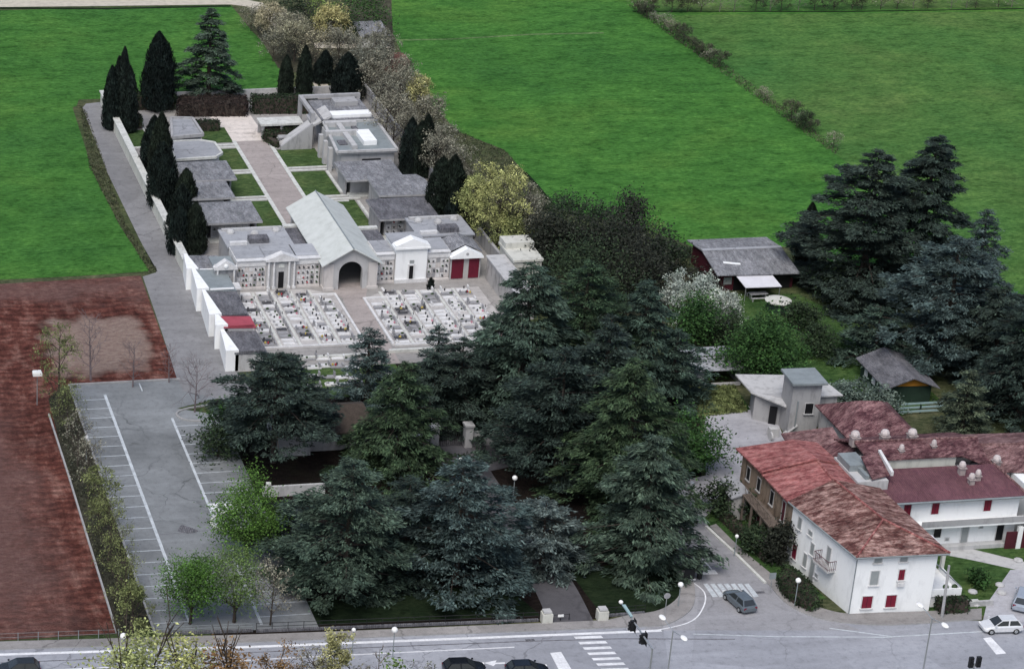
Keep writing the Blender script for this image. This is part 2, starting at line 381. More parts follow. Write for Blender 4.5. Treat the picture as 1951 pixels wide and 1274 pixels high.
def sheet(name, pix, z, mat, world=False):
    b = MB(); pts = pix if world else [at(*p) for p in pix]
    a = sum(pts[i][0]*pts[(i+1) % len(pts)][1]-pts[(i+1) % len(pts)][0]*pts[i][1] for i in range(len(pts)))
    if a < 0: pts = pts[::-1]
    b.face([(x, y, z) for x, y in pts]); return struct(b.obj(name, mat))
def smoothline(pts, n=6):
    out = []
    P = [np.array(p, float) for p in pts]; P = [P[0]*2-P[1]]+P+[P[-1]*2-P[-2]]
    for i in range(1, len(P)-2):
        for k in range(n):
            t = k/n; out.append(tuple(.5*((2*P[i])+(-P[i-1]+P[i+1])*t+(2*P[i-1]-5*P[i]+4*P[i+1]-P[i+2])*t*t+(-P[i-1]+3*P[i]-3*P[i+1]+P[i+2])*t**3)))
    out.append(tuple(P[-2])); return out
def strip(b, line, wd, z0, z1, m=0):
    """a raised band along a world polyline"""
    for (x0, y0), (x1, y1) in zip(line[:-1], line[1:]):
        d = math.hypot(x1-x0, y1-y0)
        if d < 1e-4: continue
        nx, ny = -(y1-y0)/d*wd/2, (x1-x0)/d*wd/2
        b.prism([(x0-nx, y0-ny), (x1-nx, y1-ny), (x1+nx, y1+ny), (x0+nx, y0+ny)], z0, z1, m)
    return b

# ------------------------------------------------------------------ foliage
def leafmesh(name, C, D, Sd, l, wd, mat, parent=None):
    n = len(C); v = np.empty((n, 4, 3), np.float32); l = np.asarray(l)[:, None]; wd = np.asarray(wd)[:, None]
    v[:, 0] = C-D*l; v[:, 1] = C+Sd*wd-D*l*.15; v[:, 2] = C+D*l; v[:, 3] = C-Sd*wd-D*l*.15
    me = bpy.data.meshes.new(name); me.vertices.add(n*4); me.vertices.foreach_set('co', v.ravel())
    me.loops.add(n*4); me.loops.foreach_set('vertex_index', np.arange(n*4, dtype=np.int32))
    me.polygons.add(n); me.polygons.foreach_set('loop_start', np.arange(0, n*4, 4, dtype=np.int32))
    try: me.polygons.foreach_set('loop_total', np.full(n, 4, np.int32))
    except Exception: pass
    me.materials.append(M[mat]); me.update(calc_edges=True)
    o = bpy.data.objects.new(name, me); COL.objects.link(o)
    if parent is not None: o.parent = parent
    return o
def unit(a): return a/(np.linalg.norm(a, axis=1, keepdims=True)+1e-9)
def orient(rng, D, tilt=.35):
    """a width direction for each leaf: nearly level, randomly rolled"""
    up = np.tile([0, 0, 1.], (len(D), 1))+rng.normal(0, tilt, (len(D), 3)); return unit(np.cross(D, up))
def conifer(seed, h, r, style='cedar', mat='cedar', dens=1., clear=.12, top=None, squash=1., stems=1):
    """returns (trunk MB, leaf arrays) in local coordinates"""
    rng = np.random.default_rng(seed); tr = MB(); zb = clear*h
    P = dict(cedar=dict(nb=int(3.0*h), e=lambda u: (1-u**2.7)*.88+.12*(1-u)**.5, slope=(.10, -.10), droop=.10, fan=.46, cl=25, sig=.34, l=(.22, .46), w=(.08, .15)),
             deodar=dict(nb=int(3.8*h), e=lambda u: (1-u)**.62+.03, slope=(.32, -.02), droop=.36, fan=.38, cl=20, sig=.33, l=(.24, .5), w=(.08, .14)),
             spruce=dict(nb=int(5.2*h), e=lambda u: (1-u)**.64+.02, slope=(.15, -.12), droop=.12, fan=.40, cl=15, sig=.28, l=(.20, .4), w=(.07, .13)))[style]
    r *= 1.18
    cs, ds, ls, ws = [], [], [], []
    # the trunk, slightly leaning
    lean = rng.normal(0, .012, 2)*h; pts = [(0, 0, 0), (lean[0]*.3, lean[1]*.3, h*.4), (lean[0]*.7, lean[1]*.7, h*.75), (lean[0], lean[1], h*.97)]
    rt = .024*h+.08
    for k in range(3): tr.tube(pts[k], pts[k+1], rt*(1-.31*k), rt*(1-.31*(k+1)), 7)
    sect = rng.uniform(.78, 1.14, 9)                       # uneven outline: some sides reach farther
    nb = P['nb']
    for i in range(nb):
        u = (i+rng.uniform(-.4, .4))/nb; u = min(max(u, 0), .995); u = u**.92
        az = i*2.39996+rng.normal(0, .35); z = zb+(h-zb)*u
        k = (az % (2*pi))/(2*pi)*9; sf = sect[int(k) % 9]*(1-k % 1)+sect[(int(k)+1) % 9]*(k % 1)
        Lb = r*P['e'](u)*sf*rng.choice([rng.uniform(.55, .85), rng.uniform(.85, 1.15)], p=[.35, .65])
        if Lb < .25: Lb = .25
        cx, cy = lean*(z/h)
        sl = P['slope'][1]+(P['slope'][0]-P['slope'][1])*u+rng.normal(0, .05)
        rd = np.array([cos(az), sin(az)*squash, 0]); sd = np.array([-sin(az), cos(az), 0])
        tr.tube((cx, cy, z-.02*h*0), (cx+rd[0]*Lb*.8, cy+rd[1]*Lb*.8, z+sl*Lb*.8-P['droop']*.5*Lb), .02+.012*Lb, .015, 4, cap=False)
        ncl = max(4, int(P['cl']*(Lb/4)**.9)+3)
        s_ = rng.uniform(.12, 1, ncl)**.75; s_[0] = 1.; wl = Lb*P['fan']*np.sin(pi*np.clip(s_, 0, .93)**.85)+.12
        lt = rng.uniform(-1, 1, ncl); lat = lt*wl
        cz = z+sl*s_*Lb-P['droop']*s_**2*Lb-.22*lt**2*wl+rng.normal(0, .07, ncl)
        cc = np.stack([cx+rd[0]*s_*Lb+sd[0]*lat, cy+rd[1]*s_*Lb+sd[1]*lat, cz], 1)
        m = max(4, int(15*dens)); sg = P['sig']*(.65+.35*min(1, Lb/3))
        c = np.repeat(cc, m, 0)+rng.normal(0, 1, (ncl*m, 3))*[sg, sg, sg*.20]
        ph = np.repeat(lt, m)*rng.uniform(.3, 1.1, ncl*m)+rng.normal(0, .4, ncl*m)
        d = rd*np.cos(ph)[:, None]+sd*np.sin(ph)[:, None]
        d[:, 2] += -P['droop']*1.1*np.repeat(s_, m)+rng.normal(0, .22, ncl*m)+.05
        cs.append(c); ds.append(unit(d)); f = (.6+.4*min(1, Lb/2.5))
        ls.append(rng.uniform(*P['l'], ncl*m)*f*.74); ws.append(rng.uniform(*P['w'], ncl*m)*f*.78)
    C = np.concatenate(cs); D = np.concatenate(ds); l_ = np.concatenate(ls); w_ = np.concatenate(ws)
    C[:, 2] = np.maximum(C[:, 2], .15)
    return tr, (C, D, orient(rng, D, .3), l_, w_), 'lf_'+mat
def cypress(seed, h, r, mat='cypress', tops=3):
    rng = np.random.default_rng(seed); tr = MB(); tr.tube((0, 0, 0), (0, 0, h*.5), .16, .08, 6)
    cs, ds, ws = [], [], []
    for k in range(tops):
        hh = h*(1 if k == 0 else rng.uniform(.72, .96)); off = np.array([0, 0]) if tops == 1 else rng.normal(0, .34, 2)*r
        n = int(600*hh*r/tops**.6); u = rng.uniform(0.01, 1, n)
        rr = r*(.9 if tops > 1 else 1)*np.clip(np.minimum((u/.08)**.5, 1)*(1-u**3.6)**.85+.02, 0, 1)
        az = rng.uniform(0, 2*pi, n); q = rng.uniform(.68, 1.1, n)+.10*np.sin(az*6+k)+.08*np.sin(u*hh*2.1+az*3)+.06*np.sin(u*hh*5+az*5)
        cs.append(np.stack([off[0]*(1-.2*u)+np.cos(az)*rr*q, off[1]*(1-.2*u)+np.sin(az)*rr*q, u*hh], 1))
        o = np.stack([np.cos(az), np.sin(az), np.zeros(n)], 1)
        d = o*rng.uniform(.05, .45, n)[:, None]+[0, 0, 1]; d += rng.normal(0, .12, (n, 3)); ds.append(unit(d)); ws.append(o)
    C = np.concatenate(cs); D = np.concatenate(ds); O = np.concatenate(ws); n = len(C)
    Sd = unit(np.cross(D, O+rng.normal(0, .5, (n, 3))))
    return tr, (C, D, Sd, rng.uniform(.16, .4, n), rng.uniform(.04, .1, n)), 'lf_'+mat
def limbs(tr, rng, base, d, L_, r, depth, tips, spread=.55, n=4, up=.25):
    d = d/np.linalg.norm(d); e = base+d*L_; tr.tube(base, e, r, r*.62, n, cap=False)
    if depth == 0: tips.append(e); return
    for k in range(rng.integers(2, 4)):
        q = d+rng.normal(0, spread, 3)+[0, 0, up]
        limbs(tr, rng, e if k else base+d*L_*rng.uniform(.6, 1), q, L_*rng.uniform(.6, .88), r*.6, depth-1, tips, spread, 3, up)
def broadleaf(seed, h, r, mat='bush', clear=.25, n=60, per=55, leaf=(.12, .24), hollow=.55, flat=1., twiggy=False, ragged=.2):
    rng = np.random.default_rng(seed); tr = MB(); zb = clear*h; tips = []
    limbs(tr, rng, np.zeros(3), np.array([rng.normal(0, .05), rng.normal(0, .05), 1]), max(zb, .12*h), .018*h+.04, 3 if h > 3 else 2, tips, .6 if clear < .4 else .22)
    k = rng.normal(0, 1, (n, 3)); k = unit(k)*(rng.uniform(hollow**3, 1, n)**(1/3))[:, None]
    k *= 1+rng.normal(0, ragged, (n, 1)); k[:, 2] = np.maximum(k[:, 2], -.85)
    cz = (h-zb)/2; c0 = np.array([0, 0, zb+cz]); shape = np.array([r, r, cz])
    taper = 1-.25*np.clip(k[:, 2:3], -1, 1)*flat
    cc = c0+k*shape*[1, 1, 1]*np.concatenate([taper, taper, np.ones_like(taper)], 1)
    for c in cc[:max(5, n//6)]: tr.tube((0, 0, zb*.8), tuple(c), .035, .012, 3, cap=False)
    sg = .30*min(r, cz)*(40/n)**.33+.08
    m = per; C = np.repeat(cc, m, 0)+rng.normal(0, 1, (n*m, 3))*sg*[1, 1, .7]
    D = unit(rng.normal(0, 1, (n*m, 3))*[1, 1, .55]); C[:, 2] = np.maximum(C[:, 2], .08)
    l_ = rng.uniform(*leaf, n*m)
    return tr, (C, D, orient(rng, D, .7), l_, l_*rng.uniform(.4, .65, n*m)), 'lf_'+mat
def bare(seed, h, r, mat='twig', buds=None, clear=.15, nbud=8, dense=1, bl=(.08, .16)):
    """a leafless tree: fine branching, with opening buds when a bud colour is given"""
    rng = np.random.default_rng(seed); tr = MB(); tips = []; ax = np.array([0., 0, 0])
    tr.tube((0, 0, 0), (rng.normal(0, .02)*h, rng.normal(0, .02)*h, h*.8), .012*h+.03, .02, 5)
    for i in range(int(16*dense)):
        u = clear+(1-clear)*(i+rng.uniform())/(16*dense); z = h*u*.82; az = i*2.4+rng.normal(0, .3)
        Lb = r*(1.05-.75*abs(u-.45)**1.0)*rng.uniform(.6, .95)*.62
        limbs(tr, rng, np.array([0, 0, z]), np.array([cos(az), sin(az), rng.uniform(.5, 1.2)]), Lb, .012*h*.35+.012, 3, tips, .5, 3, .22)
    if buds is None: return tr, None, mat
    T = np.array(tips); C = np.repeat(T, nbud, 0)+rng.normal(0, .18+.02*r, (len(T)*nbud, 3)); n = len(C)
    D = unit(rng.normal(0, 1, (n, 3))+[0, 0, .3]); l_ = rng.uniform(*bl, n)
    return tr, (C, D, orient(rng, D, .7), l_, l_*rng.uniform(.35, .6, n)), 'lf_'+buds
def plant(spec, name, label, cat, x, y, group=None, bark='bark', crown='crown', rz=0.):
    tr, lv, mat = spec; t = thing(name, label, cat, (x, y, 0), rz, group)
    if lv is None:
        tr.obj('branches', mat, t, local=True)
    else:
        tr.obj('trunk', bark, t, local=True); leafmesh(crown, *lv, mat, parent=t)
    return t
def px_plant(kind, name, label, cat, px, py, top, wd, group=None, seed=None, bark='bark', hmul=1., **kw):
    """a tree by its surveyed foot, top and crown width"""
    x, y = at(px, py); h = max(.5, height(px, py, top))*hmul; r = wd/2/scale_at(x, y)
    f = dict(conifer=conifer, cypress=cypress, broadleaf=broadleaf, bare=bare)[kind]
    return plant(f(seed if seed is not None else int(px*7+py), h, r, **kw), name, label, cat, x, y, group, bark)
def hedge(name, label, poly, h, mat='hedge', group=None, cat='hedge', leaf=(.10, .2), dens=34, rough=.12, dome=0.):
    """a clipped hedge on a world polygon: a dense core wrapped in leaves"""
    rng = np.random.default_rng(abs(hash(name+label)) % 10000 if False else sum(map(ord, label)))
    P = np.array(poly, float); c = P.mean(0); o = thing(name, label, cat, (*c, 0), 0, group)
    core = MB(); core.prism([tuple(c+(p-c)*.93) for p in P], 0, h*(.9 if not dome else .6)); core.obj('core', 'bark', o)
    cs, ns = [], []
    lo, hi = P.min(0), P.max(0); n = int((hi-lo).prod()*dens)+30; q = rng.uniform(lo, hi, (n, 2)); ins = np.ones(n, bool)
    a = sum(P[i][0]*P[(i+1) % len(P)][1]-P[(i+1) % len(P)][0]*P[i][1] for i in range(len(P)))
    if a < 0: P = P[::-1]
    dist = np.full(n, 1e9)
    for i in range(len(P)):
        p0, p1 = P[i], P[(i+1) % len(P)]; e = p1-p0; L_ = np.hypot(*e); k = (e[0]*(q[:, 1]-p0[1])-e[1]*(q[:, 0]-p0[0]))/L_; ins &= k > -.05; dist = np.minimum(dist, k)
    q = q[ins]; dist = dist[ins]; z = h*(1-dome*np.exp(-dist/(.9+1e-6)))+rng.normal(0, rough*.5, len(q))
    cs.append(np.column_stack([q, z])); ns.append(np.tile([0, 0, 1.], (len(q), 1)))
    for i in range(len(P)):
        p0, p1 = P[i], P[(i+1) % len(P)]; e = p1-p0; L_ = np.hypot(*e); m = int(L_*h*dens*.9)+4
        t = rng.uniform(0, 1, m); zz = rng.uniform(.03, h*(1-dome), m); nn = np.array([e[1], -e[0], 0])/L_
        cs.append(np.column_stack([p0+e*t[:, None], zz])+nn*rng.normal(0, rough, (m, 1))); ns.append(np.tile(nn, (m, 1)))
    C = np.concatenate(cs); Nn = np.concatenate(ns); n = len(C)
    D = unit(np.cross(Nn, rng.normal(0, 1, (n, 3)))+Nn*rng.uniform(0, .7, (n, 1))); Sd = unit(np.cross(D, Nn+rng.normal(0, .5, (n, 3))))
    C = C-[c[0], c[1], 0]; l_ = rng.uniform(*leaf, n)
    leafmesh('foliage', C, D, Sd, l_, l_*rng.uniform(.4, .7, n), 'lf_'+mat, o); return o

# ================================================================== SETTING
g = MB(); g.face([(-1500, -300, -.02), (2000, -300, -.02), (2000, 2600, -.02), (-1500, 2600, -.02)]); struct(g.obj('ground', 'ground'))
sheet('meadow', [(748, -330), (746, 60), (795, 165), (870, 250), (960, 285), (1062, 396), (1160, 420), (1240, 440), (1320, 470), (1530, 470), (1700, 560), (1960, 640), (2500, 640), (2500, -330)], .0, 'meadow')
sheet('far_meadow', [(1195, -5), (1250, 38), (1370, 125), (1470, 200), (1590, 292), (1700, 380), (1850, 500), (1951, 560), (2600, 800), (2600, 25), (1951, 22), (1600, 26), (1260, 30)], .012, 'meadow_far')
sheet('distant_meadow', [(1205, -2), (1260, 21), (1600, 20), (1951, 14), (2700, 8), (2700, -400), (900, -400)], .014, 'meadow_far')
sheet('left_meadow', [(-300, 25), (0, 20), (200, 15), (440, 10), (480, 60), (535, 115), (545, 184), (250, 186), (150, 190), (142, 215), (180, 330), (235, 430), (292, 516), (180, 524), (0, 533), (-400, 545)], .0, 'meadow_left')
sheet('grass_strip', [(138, 205), (152, 200), (205, 330), (262, 450), (300, 517), (287, 519), (228, 430), (178, 330)], .02, 'ground')
sheet('farm_track', [(-400, -2), (0, 0), (250, -2), (455, -3), (500, 6), (532, 34), (548, 70), (528, 60), (506, 34), (470, 13), (440, 9), (200, 12), (0, 14), (-400, 22)], .02, 'dirt')
sheet('ploughed_field', [(-500, 556), (0, 541), (268, 525), (305, 630), (342, 727), (118, 735), (92, 760), (120, 870), (165, 1020), (223, 1206), (0, 1219), (-500, 1240)], .01, 'soil')
0 and sheet('stubble_patch', smoothline([(60, 640), (78, 605), (170, 596), (262, 598), (282, 660), (298, 716), (230, 722), (150, 722), (92, 712), (60, 640)], 4), .018, 'pale_soil')
0 and sheet('headland', [(-300, 590), (0, 575), (60, 556), (150, 545), (262, 540), (266, 547), (150, 556), (70, 570), (30, 600), (-300, 640)], .018, 'pale_soil')
sheet('earth_heap', smoothline([(720, 128), (742, 104), (768, 102), (782, 122), (765, 136), (735, 138), (720, 128)], 4), .03, 'red_earth')
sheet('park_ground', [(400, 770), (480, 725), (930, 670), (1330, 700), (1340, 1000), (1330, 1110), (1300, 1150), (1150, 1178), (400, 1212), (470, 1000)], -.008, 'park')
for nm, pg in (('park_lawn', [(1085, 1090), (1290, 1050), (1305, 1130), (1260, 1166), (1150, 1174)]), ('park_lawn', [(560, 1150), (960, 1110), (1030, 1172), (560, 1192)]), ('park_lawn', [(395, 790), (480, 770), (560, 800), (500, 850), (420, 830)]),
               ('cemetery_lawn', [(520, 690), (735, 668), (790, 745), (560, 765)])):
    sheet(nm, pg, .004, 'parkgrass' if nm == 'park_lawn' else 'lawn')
# paths and roads (level with each other, a few millimetres apart)
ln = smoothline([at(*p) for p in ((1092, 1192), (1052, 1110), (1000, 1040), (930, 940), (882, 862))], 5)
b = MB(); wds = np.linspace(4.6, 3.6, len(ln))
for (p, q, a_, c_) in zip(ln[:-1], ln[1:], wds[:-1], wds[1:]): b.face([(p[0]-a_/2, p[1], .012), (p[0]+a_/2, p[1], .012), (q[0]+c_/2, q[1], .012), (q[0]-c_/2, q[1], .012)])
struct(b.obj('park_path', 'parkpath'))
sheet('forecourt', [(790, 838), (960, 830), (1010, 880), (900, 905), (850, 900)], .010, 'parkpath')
sheet('parking_lot', [(41.8, 213.0), (58.2, 212.4), (58.2, 229.5), (53.4, 231), (53.4, 233.4), (58.2, 234.5), (58.2, 261), (53.4, 263.4), (60, 266), (60, 271.2), (41.8, 271.2)], .012, 'asphalt', True)
sheet('cemetery_lane', [at(*p) for p in ((157, 206), (164, 198), (192, 195), (368, 520), (392, 600), (425, 680), (462, 722), (480, 745), (445, 765), (350, 745), (336, 718), (308, 632), (272, 527), (298, 519), (262, 448), (205, 330))], .020, 'lane', True)
sheet('road', [(-60, 217.9), (0, 213.8), (26, 212.4), (51, 210.7), (84, 208.85), (95, 209.2), (108, 208.2), (118, 206.4), (128, 205.0), (180, 197), (180, 181), (128, 187), (84, 191.5), (51, 194.4), (26, 196.2), (-60, 201)], .006, 'road', True)
sheet('side_road', [(1225, 1200), (1262, 1172), (1300, 1140), (1305, 1105), (1290, 1050), (1262, 990), (1240, 930), (1262, 925), (1350, 1000), (1402, 1049), (1466, 1110), (1500, 1146), (1540, 1170), (1600, 1184), (1640, 1200)], .010, 'side')
sheet('yard', [(1262, 926), (1300, 915), (1345, 905), (1340, 830), (1345, 790), (1420, 770), (1480, 800), (1500, 850), (1420, 870), (1440, 960), (1345, 1000)], .008, 'yard')
sheet('rough_yard_grass', [(1285, 735), (1400, 735), (1430, 780), (1350, 790), (1300, 800)], .012, 'garden')
sheet('house_lawn', [(1338, 990), (1400, 930), (1440, 960), (1505, 1075), (1575, 1140), (1500, 1150), (1470, 1120), (1400, 1050)], .012, 'garden')
sheet('garden_lawn', [(1380, 560), (1520, 560), (1640, 620), (1790, 760), (1700, 800), (1560, 735), (1480, 690), (1400, 600)], .012, 'garden')
sheet('east_lawn', [(1752, 1030), (1960, 1026), (1960, 1175), (1770, 1168)], .008, 'garden')
sheet('garden_path', [(1765, 1030), (1830, 1040), (1960, 1072), (1960, 1090), (1850, 1066), (1775, 1052)], .016, 'pale_conc')
# kerbed pavements: a real step of 12 cm
def pavement(name, poly, z=.12):
    b = MB(); b.prism(poly, -.05, z, 1, 0); return struct(b.obj(name, ['pave', 'greykerb']))
north = [(20, 212.3), (26, 212.0), (51, 210.3), (84, 208.75), (91, 208.4)]
corner = smoothline([(91, 208.4), at(1270, 1190), at(1305, 1172), at(1322, 1150), at(1322, 1112), at(1300, 1060)], 5)
inner = smoothline([at(1276, 1060), at(1296, 1112), at(1290, 1140), at(1255, 1163), at(1200, 1172)], 5)
pavement('pavement', north+corner[1:]+inner+[(87.2, 210.05), (81.2, 210.3), (60, 211.2), (51, 211.7), (26, 213.4), (20, 213.7)])
se = smoothline([at(1352, 1003), at(1400, 1050), at(1462, 1112), at(1496, 1148), at(1540, 1172), at(1600, 1186), at(1700, 1191), at(1870, 1180)], 5)
so = smoothline([at(1870, 1160), at(1745, 1166), at(1640, 1168), at(1600, 1168), at(1545, 1152), at(1510, 1132), at(1474, 1098), at(1412, 1046), at(1364, 999)], 5)
pavement('pavement', se+so)
sheet('driveway', [(1872, 1185), (1880, 1150), (1925, 1085), (1990, 1085), (1990, 1185)], .02, 'yard')
# kerb stones
def kerb(name, line, wd=.22, h=.16, mat='kerb'):
    b = MB(); strip(b, line, wd, 0, h); return struct(b.obj(name, mat))
kerb('kerb', [(41.7, 213.2), (41.7, 271.3), (55.2, 271.3)], mat='greykerb')
kerb('kerb', smoothline([at(386, 803), at(352, 800), at(336, 790), at(352, 780), at(400, 772)], 5), mat='greykerb')
kerb('kerb', smoothline([at(430, 975), at(404, 990), at(405, 1000), at(420, 1008), at(470, 1006)], 5), .3, .16)
kerb('kerb', [at(93, 790), at(130, 905), at(165, 1020), at(222, 1205)], .2, .2, 'greykerb')
kerb('kerb', [at(1345, 1003), at(1396, 1050), at(1458, 1111)], .3, .16)
# painted markings
def paint(name, quads, mat='paint', z=.016):
    b = MB()
    for q in quads: b.face([(x, y, z) for x, y in q])
    return struct(b.obj(name, mat))
def bar(x0, x1, y0, y1): return [(x0, y0), (x1, y0), (x1, y1), (x0, y1)]
paint('parking_marking', [bar(45.38, 45.72, 222, 268.2)]+[bar(41.9, 45.38, 215.0+2.47*k, 215.12+2.47*k) for k in range(22)]+[bar(45.40, 45.66, 214.6, 221.9)], 'oldpaint', .022)
paint('parking_marking', [bar(52.2, 52.5, 234.6, 260.9)]+[bar(52.5, 57.4, 237.1+2.4*k, 237.22+2.4*k) for k in range(10)]+[bar(52.5, 52.8, 213.6, 229)]+[bar(52.8, 58, 215+2.47*k, 215.12+2.47*k) for k in range(6)]+[bar(52.5, 55.2, 234.95, 235.07)], 'oldpaint', .022)
paint('parking_marking', [bar(50.1, 50.24, 268.6, 270.8)], 'oldpaint', .022)
paint('crossing_marking', [bar(52.5, 53.3, 237.6, 239.4)]+[bar(53.3+.62*k, 53.68+.62*k, 237.6, 239.4) for k in range(1, 5)]+[bar(53.3, 56.6, 237.55, 237.75), bar(53.3, 56.6, 239.3, 239.5)], 'paint', .026)
def roadline(pts, wd, z=.012, mat='paint', name='road_marking', dashes=None):
    b = MB(); ln = pts
    if dashes:
        out = []
        for (x0, y0), (x1, y1) in zip(ln[:-1], ln[1:]):
            L_ = math.dist((x0, y0), (x1, y1)); n = int(L_/dashes[1])
            for k in range(n):
                a0, a1 = k*dashes[1]/L_, (k*dashes[1]+dashes[0])/L_; out.append(((x0+(x1-x0)*a0, y0+(y1-y0)*a0), (x0+(x1-x0)*a1, y0+(y1-y0)*a1)))
        segs = out
    else: segs = list(zip(ln[:-1], ln[1:]))
    for (x0, y0), (x1, y1) in segs:
        d = math.hypot(x1-x0, y1-y0); nx, ny = -(y1-y0)/d*wd/2, (x1-x0)/d*wd/2
        b.face([(x0-nx, y0-ny, z), (x1-nx, y1-ny, z), (x1+nx, y1+ny, z), (x0+nx, y0+ny, z)])
    return struct(b.obj(name, mat))
edge = [(0, 212.6), (26, 211.1), (51, 209.5), (84, 207.95), (92, 207.6)]
roadline(edge, .42)
roadline([at(980, 1232), at(600, 1250), at(300, 1266), at(0, 1280)], .16)
roadline([at(1580, 1196), at(1700, 1212), at(1951, 1198)], .16, mat='oldpaint')
roadline([at(1320, 1207), at(1480, 1212), at(1700, 1213)], .14, mat='oldpaint')
roadline([at(0, 1262), at(300, 1250), at(600, 1237), at(1000, 1221), at(1180, 1216), at(1400, 1217)], .14, .011, 'slate_d')
roadline([at(1140, 1274), at(1160, 1330)], .14)
paint('crossing_marking', [[at(1093+8.5*k, 1212+10.2*k), at(1145+8.5*k, 1210+10.2*k), at(1149.5+8.5*k, 1214.6+10.2*k), at(1097+8.5*k, 1216.6+10.2*k)] for k in range(9)], 'paint', .014)
paint('stop_line', [[at(1048, 1243), at(1069, 1241), at(1090, 1276), at(1066, 1278)], [at(1873, 1215), at(1888, 1213), at(1917, 1244), at(1898, 1246)]], 'paint', .014)
paint('stop_line', [[at(1335, 1085), at(1362, 1085), at(1368, 1093), at(1340, 1094)]], 'paint', .016)
paint('crossing_marking', [[at(1340+13*k, 1112), at(1348+13*k, 1111), at(1368+13*k, 1136), at(1358+13*k, 1137)] for k in range(7)], 'oldpaint', .016)
roadline([at(1330, 1055), at(1356, 1084)], .14, .014)
paint('arrow_marking', [[at(922, 1262), at(946, 1257), at(944, 1261.5), at(962, 1261), at(962, 1263.5), at(944, 1264.5), at(940, 1268)]], 'paint', .014)
roadline(smoothline([at(1308, 1100), at(1342, 1128), at(1338, 1160), at(1310, 1186), at(1230, 1204)], 5), .14, .0135)

# ---------------------------------------------------------------- cemetery ground
sheet('cemetery_ground', [(62.2, 272.5), (101.5, 272.5), (101.5, 297.5), (104, 300), (104, 373), (62.2, 373)], .008, 'gravel', True)
sheet('avenue', [(79.3, 311), (84.2, 311), (84.2, 353.5), (79.3, 353.5)], .020, 'avenue', True)
sheet('avenue', [(78.2, 353.5), (84.4, 353.5), (84.2, 366), (77.6, 368)], .022, 'avenue_pale', True)
sheet('avenue', [(79.5, 272.6), (83.0, 272.6), (83.6, 292), (85.6, 298), (79.6, 298), (80.8, 293)], .020, 'avenue', True)
for x0, x1, y0, y1 in ((74.6, 79.0, 353.2, 360), (74.6, 79.0, 341.5, 350.5), (74.6, 79.0, 330.6, 339.6), (72.5, 79.0, 315.8, 328.6), (84.6, 90.6, 341.6, 349.2), (84.6, 89.8, 329.8, 339.6), (86.5, 91.2, 317.2, 327.5), (63.2, 66.5, 353, 360.5)):
    sheet('cemetery_lawn', bar(x0, x1, y0, y1), .024, 'lawn', True)
b = MB()
for x in (79.15, 84.35): b.box(x-.28, x+.28, 312.5 if x < 80 else 325, 353.6, 0, .14)
for y0, xa, xb in ((351.6, 73.5, 78.87), (340.5, 72.5, 78.87), (329.6, 70, 78.87), (340.6, 84.63, 91.5), (328.6, 84.63, 92.2), (315.0, 70, 80)):
    for d in ((-.55, .55) if y0 != 315.0 else (0,)): b.box(xa, xb, y0+d-.22, y0+d+.22, 0, .13)
b.box(78.5, 79.43, 312, 312.45, 0, .141)
b.box(89.9, 90.3, 330.5, 339.2, 0, .13); b.box(84.63, 90.3, 326.9, 327.3, 0, .125)
b.box(91.4, 91.8, 317, 326.8, 0, .13); b.box(88.2, 91.3, 316.4, 316.8, 0, .13); b.box(63, 66.3, 352.3, 352.8, 0, .13); b.box(66.4, 66.9, 352.9, 361, 0, .12)
struct(b.obj('white_kerb', 'kerb'))

sheet('scrub_ground', [(480, 40), (600, 0), (745, 0), (752, 120), (800, 200), (850, 260), (905, 330), (965, 400), (1060, 430), (1240, 450), (1320, 520), (1260, 640), (1020, 560), (905, 440), (820, 330), (745, 260), (700, 195), (610, 150), (530, 130), (500, 80)], .006, 'scrub')
sheet('farm_path', [(600, 140), (612, 138), (632, 176), (618, 178)], .024, 'dirt')
sheet('farm_path', [(590, 142), (596, 141), (612, 178), (604, 178)], .024, 'dirt')
sheet('yard', [(598, 82), (745, 74), (745, 92), (600, 92)], .02, 'dirt')
sheet('asphalt_patch', smoothline([at(338, 1012), at(345, 1000), at(358, 1003), at(378, 1011), at(360, 1016), at(338, 1012)], 4), .018, 'slate_d', True)
roadline([at(303, 1018), at(345, 1015), at(415, 1008)], .07, .017, 'slate_d', 'asphalt_crack')
roadline([at(748, 77), at(860, 75), at(1010, 66), at(1150, 63)], .7, .012, 'track', 'field_track')
roadline([at(1000, 328), at(1022, 352), at(1060, 397)], .5, .013, 'parkgrass', 'ditch')
roadline([at(0, 16), at(200, 17), at(440, 12)], .9, .03, 'parkgrass', 'ditch')
roadline([at(1205, 22), at(1600, 23), at(1951, 17)], .5, .03, 'parkgrass', 'ditch')

sheet('parking_verge', [(92, 740), (138, 738), (165, 800), (205, 905), (245, 1040), (292, 1200), (230, 1208), (222, 1203), (165, 1015), (118, 870), (92, 790)], .008, 'verge')

pavement('pavement', [(-20, 196.4), (26, 194.6), (51, 192.8), (84, 189.9), (128, 185.4), (170, 180.8), (170, 182.4), (128, 187.1), (84, 191.6), (51, 194.5), (26, 196.3), (-20, 198.1)])
for px, py in ((1449, 1128), (1010, 1219), (640, 1232)):
    x, y = at(px, py); b = MB(); b.box(x-.45, x+.45, y-.2, y+.2, 0, .03); struct(b.obj('drain_grate', 'slate_d'))

